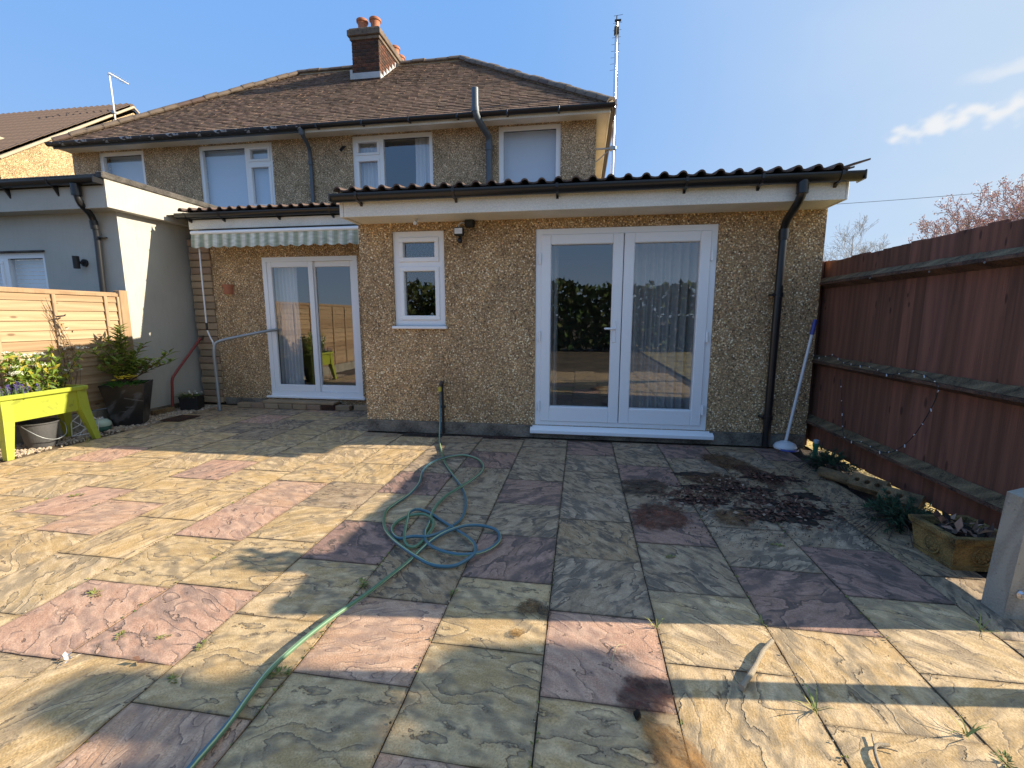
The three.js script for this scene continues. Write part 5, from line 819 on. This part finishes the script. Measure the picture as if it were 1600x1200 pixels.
  const ros = []; for (let k = 0; k < 12; k++) { const a = k / 12 * 6.283; ros.push(new THREE.SphereGeometry(0.012, 8, 6).scale(1, 0.6, 0.45).rotateZ(a).translate(Math.cos(a) * 0.026, Math.sin(a) * 0.026, 0)); } ros.push(new THREE.SphereGeometry(0.016, 10, 8).scale(1, 1, 0.6), new THREE.TorusGeometry(0.046, 0.005, 6, 24));
  const rg = merge(ros.map((g) => boxUV(g))); const r1 = mesh('rosette', rg, M.troughStone, T2); r1.position.set(-0.138, 0.08, 0); r1.rotation.set(0, -Math.PI / 2, 0); r1.rotation.z = 0.0; const r2 = mesh('rosette', rg, M.troughStone, T2); r2.position.set(0, 0.08, 0.129);
  mesh('soil', boxUV(new THREE.PlaneGeometry(0.24, 0.22).rotateX(-Math.PI / 2).translate(0, 0.14, 0)), M.soil, T2);
  const dl = new Leaves(); for (let i = 0; i < 46; i++) dl.leaf(V((r() - 0.5) * 0.2, 0.145 + 0.04 * r(), (r() - 0.5) * 0.19), dirOf(r, 0.3), dirOf(r, 1), 0.05 + 0.04 * r(), 0.035, [[0.32, 0.19, 0.13], [0.12, 0.07, 0.05], [0.4, 0.27, 0.2], [0.05, 0.04, 0.03]][i % 4]); mesh('dead_leaves', dl.geo(), M.leafDull, T2);

  // concrete spur post
  const C = thing('concrete_spur_post', 'short grey concrete spur post with bolts at the near end of the fence', 'post', [1.925, 0, -2.1]);
  mesh('post', boxUV(alongZ([[-0.115, -0.02], [0.13, -0.02], [0.13, 0.52], [0.085, 0.555], [-0.03, 0.545], [-0.085, 0.525]], -0.055, 0.055, 0.2)), M.concrete, C);
  for (const [x, y] of [[-0.035, 0.42], [-0.065, 0.115]]) { const b = mesh('bolt', [new THREE.CylinderGeometry(0.02, 0.02, 0.004, 16).rotateX(Math.PI / 2), new THREE.CylinderGeometry(0.013, 0.013, 0.014, 6).rotateX(Math.PI / 2).translate(0, 0, 0.008)].map(boxlessUV), M.alu, C); b.position.set(x, y, 0.058); }
  mesh('bolt_hole', boxlessUV(new THREE.CylinderGeometry(0.009, 0.009, 0.004, 12).rotateX(Math.PI / 2).translate(-0.045, 0.27, 0.056)), M.black, C);
  const P2 = thing('gate_post', 'plain timber gate post standing past the end of the right-hand fence', 'post', [2.42, 0, -1.69]); mesh('post', cbox(0.075, 1.75, 0.075, 0.005, 0, 0.85, 0), M.board1, P2); mesh('post_cap', cbox(0.1, 0.025, 0.1, 0.008, 0, 1.738, 0), M.board2, P2);
}

// ---------------------------------------------------------------- dirt, litter and small things on the paving
{
  const r = rngOf(101);
  const blob = (cx, cz, rx, rz, h, seed, col, n = 90, rings = 8) => { const P = [], c = []; const f = (k, q) => { const a = (k / n) * 6.2832, t = q / rings, k1 = 0.85 + 1.3 * fbm(Math.cos(a) * 1.6 + seed, Math.sin(a) * 1.6, seed, 5) + 0.25 * nz(Math.cos(a) * 7, Math.sin(a) * 7, seed); const x = cx + Math.cos(a) * rx * t * k1, z = cz + Math.sin(a) * rz * t * k1; return [x, 0.004 + h * (1 - t * t) * (0.75 + 0.8 * nz(x * 18, z * 18, seed)) + (t === 1 ? -0.012 : 0), z]; }; for (let q = 0; q < rings; q++) for (let k = 0; k < n; k++) { const A = f(k, q), B = f(k + 1, q), C = f(k + 1, q + 1), D = f(k, q + 1); P.push(...A, ...B, ...C, ...A, ...C, ...D); for (let i = 0; i < 6; i++) c.push(...col.map((v) => v * (0.75 + 0.5 * fbm(A[0] * 9, A[2] * 9, 4, 3) + 0.15))); } const g = flatGeo(P, 3); g.setAttribute('color', new THREE.Float32BufferAttribute(c, 3)); return g; };
  // damp stains left by pots: thin sheets of dirt on the slabs, broken at the rim
  const masks = [1, 2, 3].map((k) => dataTex(256, 256, (u, v) => { const x = u * 2 - 1, y = v * 2 - 1, d = Math.hypot(x, y) + 0.55 * fbm(x * 1.6, y * 1.6, k * 3.3, 4) + 0.25 * fbm(x * 9, y * 9, k, 3); const a = (1 - sstep(0.42, 0.82, d)) * clamp(0.6 + 0.9 * fbm(x * 4, y * 6, k * 7, 4) + 0.3 * sstep(0.35, 0.6, d)); return [a, a, a]; }, false, false));
  const stainAt = (x, z, rx, rz, col, k) => { const m = mesh('patch', new THREE.PlaneGeometry(2, 2).rotateX(-Math.PI / 2), new THREE.MeshStandardMaterial({ color: new THREE.Color().setRGB(...col), roughness: 0.7, alphaMap: masks[k % 3], map: dirt.map, transparent: true }), stains); m.position.set(x, 0.0065 + 0.0006 * k, z); m.scale.set(rx, 1, rz); m.rotation.y = k; };
  const stains = tag(new THREE.Group(), 'brown damp pot stains on the slabs in front of the french door', 'stain', null, 'stuff'); stains.name = 'damp_stain'; scene.add(stains);
  [[0.51, -3.35, 0.3, 0.27, [0.1, 0.075, 0.05]], [0.52, -2.83, 0.28, 0.22, [0.22, 0.085, 0.05]], [1.29, -4.08, 0.34, 0.26, [0.2, 0.1, 0.035]], [1.02, -3.62, 0.32, 0.22, [0.16, 0.08, 0.035]], [1.0, -2.9, 0.18, 0.15, [0.24, 0.14, 0.06]], [1.45, -3.75, 0.36, 0.18, [0.13, 0.06, 0.04]], [0.25, -1.4, 0.15, 0.13, [0.16, 0.055, 0.035]], [-0.2, -1.8, 0.08, 0.06, [0.2, 0.11, 0.035]], [-0.13, -1.78, 0.05, 0.05, [0.08, 0.055, 0.03]], [-0.23, -1.63, 0.045, 0.04, [0.46, 0.26, 0.06]], [0.32, -1.17, 0.09, 0.22, [0.5, 0.27, 0.08]]].forEach(([x, z, a, b2, c], i) => stainAt(x, z, a, b2, c, i));
  const so = [[1.12, -3.4, 0.3, 0.1], [1.55, -3.72, 0.24, 0.1], [1.35, -3.0, 0.3, 0.12], [1.18, -2.96, 0.16, 0.09], [0.86, -3.14, 0.2, 0.07], [1.6, -3.35, 0.14, 0.07], [0.95, -3.7, 0.2, 0.06], [1.3, -3.2, 0.12, 0.06], [1.5, -3.1, 0.2, 0.07], [-1.65, -4.58, 0.35, 0.04], [-0.9, -4.59, 0.25, 0.03]].map(([x, z, a, b], i) => blob(x, z, a, b, 0.014, 20 + i, i % 3 === 1 ? [0.07, 0.03, 0.022] : [0.045, 0.032, 0.022]));
  tag(mesh('spilled_soil', so, M.stain), 'patches of dark spilled soil on the paving near the right fence', 'soil', null, 'stuff');
  const lf = new Leaves();
  for (let i = 0; i < 1400; i++) { const s = so.length, c = [[1.12, -3.38], [1.5, -3.68], [1.38, -2.98], [0.78, -3.2], [0.84, -3.14], [1.2, -2.95], [1.2, -3.5], [1.3, -3.25], [0.95, -3.3], [1.45, -3.15]][Math.floor(r() * 10)]; const a = r() * 6.28, d = 0.34 * r() * (0.5 + 0.5 * r()); const o = V(c[0] + Math.cos(a) * d * 1.3, 0.008 + 0.022 * r() * (1 - d * 3), c[1] + Math.sin(a) * d * 0.7); const w = r(); lf.leaf(o, V(r() - 0.5, 0.12 * r(), r() - 0.5), dirOf(r, 1.6), 0.018 + 0.03 * r(), 0.012 + 0.014 * r(), w < 0.5 ? [0.1, 0.045, 0.03] : w < 0.75 ? [0.16, 0.07, 0.045] : w < 0.92 ? [0.045, 0.035, 0.025] : [0.34, 0.24, 0.17]); }
  for (let i = 0; i < 150; i++) { const onL = r() < 0.35; const o = onL ? V(-5 + 3 * r(), 0.004, -5.5 + r() * 0.8) : V(-2.3 + 4.2 * r(), 0.004, -4.55 + 0.12 * r()); lf.leaf(o, V(r() - 0.5, 0.1 * r(), r() - 0.5), V(0, 1, 0), 0.02 + 0.02 * r(), 0.014, [0.12 + 0.1 * r(), 0.06, 0.035]); }
  tag(mesh('leaf_litter', lf.geo(), M.leafDull), 'scattered dead brown leaves and bark among the spilled soil', 'leaf litter', null, 'stuff');
  const crumbs = new THREE.InstancedMesh(new THREE.IcosahedronGeometry(1, 0), new THREE.MeshStandardMaterial({ roughness: 0.95 }), 3600), m = new THREE.Matrix4(), q = new THREE.Quaternion(), e = new THREE.Euler(), cc = new THREE.Color();
  for (let i = 0; i < 3600; i++) { let x, z; const w = r(); if (w < 0.55) { x = 0.6 + 1.4 * r(); z = -4.2 + 1.7 * r(); } else if (w < 0.62) { x = -5 + 7 * r(); z = -4.2 + 4 * r(); } else { const k = -10 + Math.floor(r() * 15); x = -0.112 + 0.45 * k + (r() - 0.5) * 0.02; z = -4.5 + 4.2 * r(); } const s = 0.0016 + 0.0038 * r() * r() * r(); e.set(r() * 6, r() * 6, 0); m.compose(V(x, 0.002 + s * 0.4, z), q.setFromEuler(e), V(s * 1.4, s, s)); crumbs.setMatrixAt(i, m); const g = r(); crumbs.setColorAt(i, g < 0.8 ? cc.setRGB(0.06 + 0.05 * g, 0.045 + 0.03 * g, 0.03) : cc.setRGB(0.4, 0.34, 0.24)); }
  crumbs.name = 'grit'; crumbs.castShadow = crumbs.receiveShadow = true; scene.add(tag(crumbs, 'small crumbs of soil and grit scattered over the paving', 'grit', null, 'stuff'));

  // weeds in the joints
  const weed = (kind) => { const W = new Leaves(); if (kind) for (let i = 0; i < 12; i++) { const a = r() * 6.28, l = 0.05 + 0.07 * r(); W.blade(V((r() - 0.5) * 0.015, 0, (r() - 0.5) * 0.02), V(Math.cos(a) * l, 0.02 + 0.05 * r(), Math.sin(a) * l), 0.005, [0.22 + 0.12 * r(), 0.23 + 0.08 * r(), 0.08]); } else for (let i = 0; i < 34; i++) { const a = r() * 6.28, d = 0.04 * r(); W.leaf(V(Math.cos(a) * d, 0.003, Math.sin(a) * d * 0.4), V(Math.cos(a), 0.5 * r() + 0.15, Math.sin(a)), V(0, 1, 0), 0.018 + 0.014 * r(), 0.01, [0.15 + 0.12 * r(), 0.17 + 0.08 * r(), 0.06]); } return W.geo(); };
  const wg = [weed(0), weed(1), weed(0), weed(1)];
  const spots = [[-1.81, -1.38, 0], [-1.63, -1.4, 2], [-1.44, -1.38, 0], [-1.4, -1.22, 2], [0.335, -1.76, 1], [0.78, -1.85, 3], [0.785, -1.43, 1], [1.2, -1.4, 3], [-5.0, -3.76, 3], [-2.14, -4.72, 0], [-1.42, -4.58, 2], [-3.56, -2.56, 0], [-2.67, -5.01, 0], [1.65, -1.94, 1], [0.98, -3.38, 0], [1.12, -2.56, 2], [0.5, -2.34, 0], [-1.05, -1.3, 0], [-0.56, -1.86, 0], [-2.2, -1.6, 2], [-1.01, -1.86, 2], [-2.4, -4.8, 0], [1.24, -1.32, 0]];
  const where = ['leftmost of the low weeds along the front joint of the long pink slab, lower left', 'low yellow-green weed halfway along the front joint of the lower left pink slab', 'low weed left of the lower left pair of weeds near the hose', 'low weed in the joint at bottom left, closest to the hose end', 'grassy tuft at the right corner of the sunlit pink slab', 'grassy tuft beside the top end of the bare stick', 'grassy tuft below the bare stick, right of its lower end', 'grassy weeds in the long joint at the lower right corner', 'grassy tuft at the foot of the right leg of the lime planter', 'low weed at the left corner of the extension plinth', 'low weed at the foot of the outdoor water pipe', 'lone low weed among the sunlit slabs right of the lime planter', 'low weed in the shade below the sliding patio door', 'grassy tuft at the edge of the fence shade near the concrete post', 'small weed between the spilled soil and the round stain', 'small weed in front of the spilled soil, nearest the camera', 'small weed in the joint right below the reddish round stain', 'low weed tucked beside the straight run of the hose', 'low weed in the joint right of the hose loops', 'low weed in the sunlit joint at far lower left', 'low weed against the hose below its loops', 'low weed left of the extension corner in the house shade', 'low weed beside the grassy tufts at the lower right corner'];
  for (const [i, [x, z, k]] of spots.entries()) { const w = thing('weed', where[i], 'weed', [x, 0, z], r() * 6, k % 2 ? 'grassy weeds in the paving joints' : 'leafy weeds in the paving joints'); const m2 = mesh('foliage', wg[k], M.leafDull, w); m2.scale.setScalar(0.5 + 0.4 * r()); }
  tag(mesh('joint_moss', (() => { const L = new Leaves(); for (let i = 0; i < 1500; i++) { const k = -10 + Math.floor(r() * 15), x = -0.112 + 0.45 * k + (r() - 0.5) * 0.012, z = -4.4 + 4 * r(); if (fbm(x * 1.5, z * 1.5, 6, 3) < 0.02) continue; L.leaf(V(x, -0.003, z), V(r() - 0.5, 0.5 * r(), r() - 0.5), V(0, 1, 0), 0.014, 0.009, [0.12 + 0.1 * r(), 0.14 + 0.08 * r(), 0.04]); } return L.geo(); })(), M.leafDull), 'thin moss and seedlings along the joints between the slabs', 'moss', null, 'stuff');

  const stick = tube(smooth([[0, 0, 0], [0.06, 0.004, 0.07], [0.13, 0.002, 0.17], [0.2, 0, 0.26]].map(([x, y, z]) => [0.77 - x, 0.014 + y, -1.73 + z]), 16), (t) => 0.0085 + 0.002 * t + 0.001 * Math.sin(t * 20), 9); tag(mesh('stick', stick, M.stick), 'pale bare stick lying on the sunlit slabs at lower right', 'stick');
  tag(mesh('dry_twig', [tube(smooth([[0.86, 0.008, -1.2], [0.868, 0.014, -1.26], [0.89, 0.016, -1.305], [0.935, 0.01, -1.32]], 16), 0.005, 7), tube([[0.885, 0.012, -1.3], [0.905, 0.012, -1.35]], 0.0025, 5), tube([[0.9, 0.012, -1.31], [0.945, 0.012, -1.3]], 0.002, 5)], M.stick), 'pale curled dry twig at the bottom edge of the paving', 'twig');
  tag(mesh('straw', tube(smooth([[0.14, 0.005, -1.53], [0.15, 0.01, -1.57], [0.17, 0.009, -1.62], [0.2, 0.007, -1.63]], 12), 0.0016, 5), M.straw), 'thin curled straw stem on the dark pink slab', 'straw');
  const stn = new THREE.IcosahedronGeometry(0.014, 1); { const p = stn.attributes.position; for (let i = 0; i < p.count; i++) { const k = 1 + 0.5 * nz(p.getX(i) * 60, p.getY(i) * 60, p.getZ(i) * 60); p.setXYZ(i, p.getX(i) * k, p.getY(i) * k, p.getZ(i) * k); } } const s1 = mesh('clod', boxlessUV(stn), M.soil); s1.position.set(0.205, 0.012, -1.31); tag(s1, 'single dark clod of soil on the slab at bottom centre', 'clod');
  const pp = new Leaves(); for (let i = 0; i < 9; i++) pp.leaf(V((r() - 0.5) * 0.05, 0.006 * r(), (r() - 0.5) * 0.025), V(r() - 0.5, 0.3 * r(), r() - 0.5), dirOf(r, 1), 0.022, 0.014, [0.72, 0.7, 0.7]); const p1 = mesh('paper_scrap', pp.geo(), M.leafDull); p1.position.set(-1.87, 0.007, -1.24); tag(p1, 'crumpled torn scrap of white paper on the sunlit slabs at left', 'paper');
  const lt = new Leaves(); lt.leaf(V(0, 0.004, 0), V(1, 0.2, 0.3), V(0, 1, 0), 0.04, 0.026, [0.16, 0.08, 0.05]); lt.leaf(V(0.01, 0.008, 0.0), V(-0.4, 0.5, 0.3), V(0, 1, 0.3), 0.03, 0.02, [0.12, 0.06, 0.04]); const l1 = mesh('dead_leaf', lt.geo(), M.leafDull); l1.position.set(-1.6, 0.004, -1.27); tag(l1, 'single curled brown leaf on the pale slabs at lower left', 'leaf');
}

// ---------------------------------------------------------------- trees and the overhead wire
function growTree(r, p0, d0, len, rad, depth, out, o) { // branching limbs; out.limbs, out.tips
  const n = 4, pts = [p0.toArray()], d = d0.clone(), p = p0.clone();
  for (let i = 0; i < n; i++) { d.add(dirOf(r, o.up).multiplyScalar(o.wob)).normalize(); if (o.droop) d.y -= o.droop * (1 - depth / o.depth); p.addScaledVector(d, len / n); pts.push(p.toArray()); }
  const end = Math.max(rad * 0.55, o.min);
  out.limbs.push(tube(pts, (t) => lerp(rad, end, t), depth > 2 ? 8 : depth > 0 ? 5 : 4, false));
  if (depth <= o.tipAt) for (const q of pts.slice(1)) out.tips.push([V(...q), d.clone()]);
  if (depth === 0) return;
  const kids = o.kids + (r() < 0.4 ? 1 : 0);
  for (let k = 0; k < kids; k++) { const t = k === 0 ? n : 1 + Math.floor(r() * n), s = V(...pts[Math.min(t, n)]), a = d.clone().add(dirOf(r, o.up * 0.6).multiplyScalar(o.spread)).normalize(); growTree(r, s, a, len * (0.62 + 0.2 * r()), end * (k === 0 ? 0.95 : 0.7), depth - 1, out, o); }
}
{
  const r = rngOf(131);
  const T = thing('blossom_tree', 'small tree with pink-red young leaves and blossom showing over the fence', 'tree', [10.75, 0.35, -13.1]);
  const out = { limbs: [], tips: [] }, o = { up: 0.35, wob: 0.28, spread: 0.85, kids: 3, min: 0.006, depth: 5, tipAt: 1 };
  mesh('trunk', tube([[0, -0.42, 0], [0.03, 0.9, 0.02], [0, 1.7, 0]], (t) => 0.13 - 0.04 * t, 10), M.barkPink, T);
  for (let k = 0; k < 10; k++) { const a = k * 0.9 + 0.3; growTree(r, V(0, 1.35 + 0.05 * k, 0), V(Math.cos(a) * 0.8, 0.75, Math.sin(a) * 0.8).normalize(), 1.15, 0.055, 4, out, o); }
  mesh('branch', out.limbs, M.barkPink, T);
  const lf = new Leaves(); for (const [p, d] of out.tips) for (let k = 0; k < 3; k++) { const g = r(); lf.leaf(p.clone().add(dirOf(r).multiplyScalar(0.05)), dirOf(r), dirOf(r), 0.05 + 0.035 * r(), 0.03, g < 0.4 ? [0.52, 0.27, 0.24] : g < 0.85 ? [0.74, 0.54, 0.5] : [0.42, 0.27, 0.17]); }
  mesh('blossom', lf.geo(), M.leaf, T);
  const birch = (x, z, h, seed, label) => { const q = rngOf(seed), B = thing('birch_tree', label, 'tree', [x, 0, z]), ou = { limbs: [], tips: [] }, oo = { up: 0.5, wob: 0.2, spread: 0.7, kids: 3, min: 0.008, depth: 4, tipAt: 0, droop: 0.1 }; mesh('trunk', tube([[0, 0, 0], [0.05, h * 0.5, 0], [0, h * 0.97, 0]], (t) => 0.16 * (1 - 0.88 * t), 8), M.barkPale, B); for (let k = 0; k < 20; k++) { const t = 0.25 + 0.72 * k / 20, a = k * 2.4; growTree(q, V(0.03, h * t, 0), V(Math.cos(a), 0.9, Math.sin(a)).normalize(), h * 0.24 * (1.15 - t * 0.75), 0.04 * (1.2 - t), 3, ou, oo); } mesh('branch', ou.limbs, M.barkPale, B); };
  birch(20.9, -40, 7.9, 3, 'taller bare pale birch far behind the fence, next to the extension corner');
  birch(23.2, -41, 6.6, 5, 'shorter bare birch far behind the fence, right of the taller one');
  birch(19.4, -42, 6.2, 8, 'low bare birch half hidden by the corner of the extension wall');
  tag(mesh('overhead_wire', tube(smooth([[-6, 4.6, -14.5], [3, 4.33, -14.2], [9, 4.42, -14], [24, 5.4, -13.4]], 40), 0.006, 5), M.wire), 'thin overhead cable crossing the sky above the right fence', 'cable');
  // an added tree out of frame, its crown shaped to shade the near paving
  {
    const q = rngOf(203), S = thing('added_shade_tree', 'unseen added tree right of the view, its crown shaped to cast the foreground shade', 'tree', [8.1, 0, -1.0]), L = new Leaves(), li = [];
    const at = (xg, zg, d) => { const dx = 8.1 + d - xg; return V(d, 0.496 * dx, zg - 0.115 * dx + 1.0); }; // a clump that shades (xg, zg)
    const spots2 = []; for (const x of [-0.26, -0.12, 0.04]) for (const z of [-1.5, -1.39, -1.27, -1.14, -1.0, -0.88]) spots2.push([x, z + 0.1 * (0.04 - x), 0.085]); for (let x = -1.55; x < -0.95; x += 0.15) spots2.push([x, -1.08, 0.06], [x, -1.15, 0.06]); for (const x of [-0.95, -0.78]) for (const z of [-1.24, -1.14, -1.03, -0.92]) spots2.push([x, z, 0.085]); spots2.push([-1.1, -0.9, 0.06], [-0.7, -0.85, 0.1]);
    li.push(tube(smooth([[0.25, 0, 0.95], [0.2, 1.6, 0.85], [0.1, 3.2, 0.2], [0, 4.2, -0.3]], 14), (t) => 0.12 - 0.08 * t, 8));
    for (const [x, z, R0] of spots2) { const c = at(x, z, (q() - 0.5) * 0.7); li.push(tube(smooth([[0.1, 3.2, 0.2], [c.x * 0.4, lerp(3.4, c.y, 0.6), c.z * 0.5], [c.x, c.y, c.z]], 6), (t) => 0.02 * (1 - 0.8 * t), 4, false)); for (let k = 0; k < 520; k++) L.leaf(c.clone().add(dirOf(q, 0).multiplyScalar(R0 * Math.cbrt(q()))), dirOf(q), dirOf(q), 0.07, 0.05, [0.03 + 0.03 * q(), 0.06 + 0.03 * q(), 0.02]); }
    mesh('trunk', li, M.bark, S); mesh('foliage', L.geo(), M.leafDull, S);
  }
}
{
  const r = rngOf(171), C = thing('added_climber', 'unseen leafy climber added over the fence top to cast a bump in its shadow', 'climber', [2.42, 1.5, -2.44]), L = new Leaves(), st = [];  // added out of view to shape the edge of the fence shadow
  for (let i = 0; i < 16; i++) { const a = (r() - 0.5) * 0.1, h = 0.3 + 0.32 * r(), d = (r() - 0.5) * 0.16; const q = smooth([[0, 0, a], [0.02, h * 0.6, a + d * 0.4], [0.05 * r(), h, a + d]], 8); st.push(tube(q, 0.004, 4)); for (const p of q.slice(3)) for (let k = 0; k < 4; k++) L.leaf(V(...p), dirOf(r), dirOf(r), 0.06, 0.04, [0.05, 0.1 + 0.03 * r(), 0.03]); }
  st.push(tube([[0.02, -1.5, 0], [0, 0, 0]], 0.015, 6)); mesh('stem', st, M.bark, C); mesh('foliage', L.geo(), M.leafDull, C);
}
{ // the far end of the garden, seen only in the window glass
  const r = rngOf(151), H = thing('garden_hedge', 'dark evergreen hedge at the far end of the garden, seen reflected in the glass', 'hedge', [0, 0, 9]);
  const L = new Leaves(); for (let i = 0; i < 9000; i++) { const x = -9 + 18 * r(), h = 2.5 + 0.5 * fbm(x * 0.5, 0, 3, 3) * 2; L.leaf(V(x, r() * h, (r() - 0.5) * 1.2), dirOf(r), dirOf(r), 0.3, 0.2, [0.04 + 0.04 * r(), 0.07 + 0.04 * r(), 0.02]); } mesh('foliage', L.geo(), M.leafDull, H); mesh('stem', [...Array(18)].map((_, i) => tube([[-8.5 + i, 0, 0], [-8.4 + i, 2.3, 0.1]], 0.06, 6)), M.bark, H);
}

renderer.render(scene, camera);
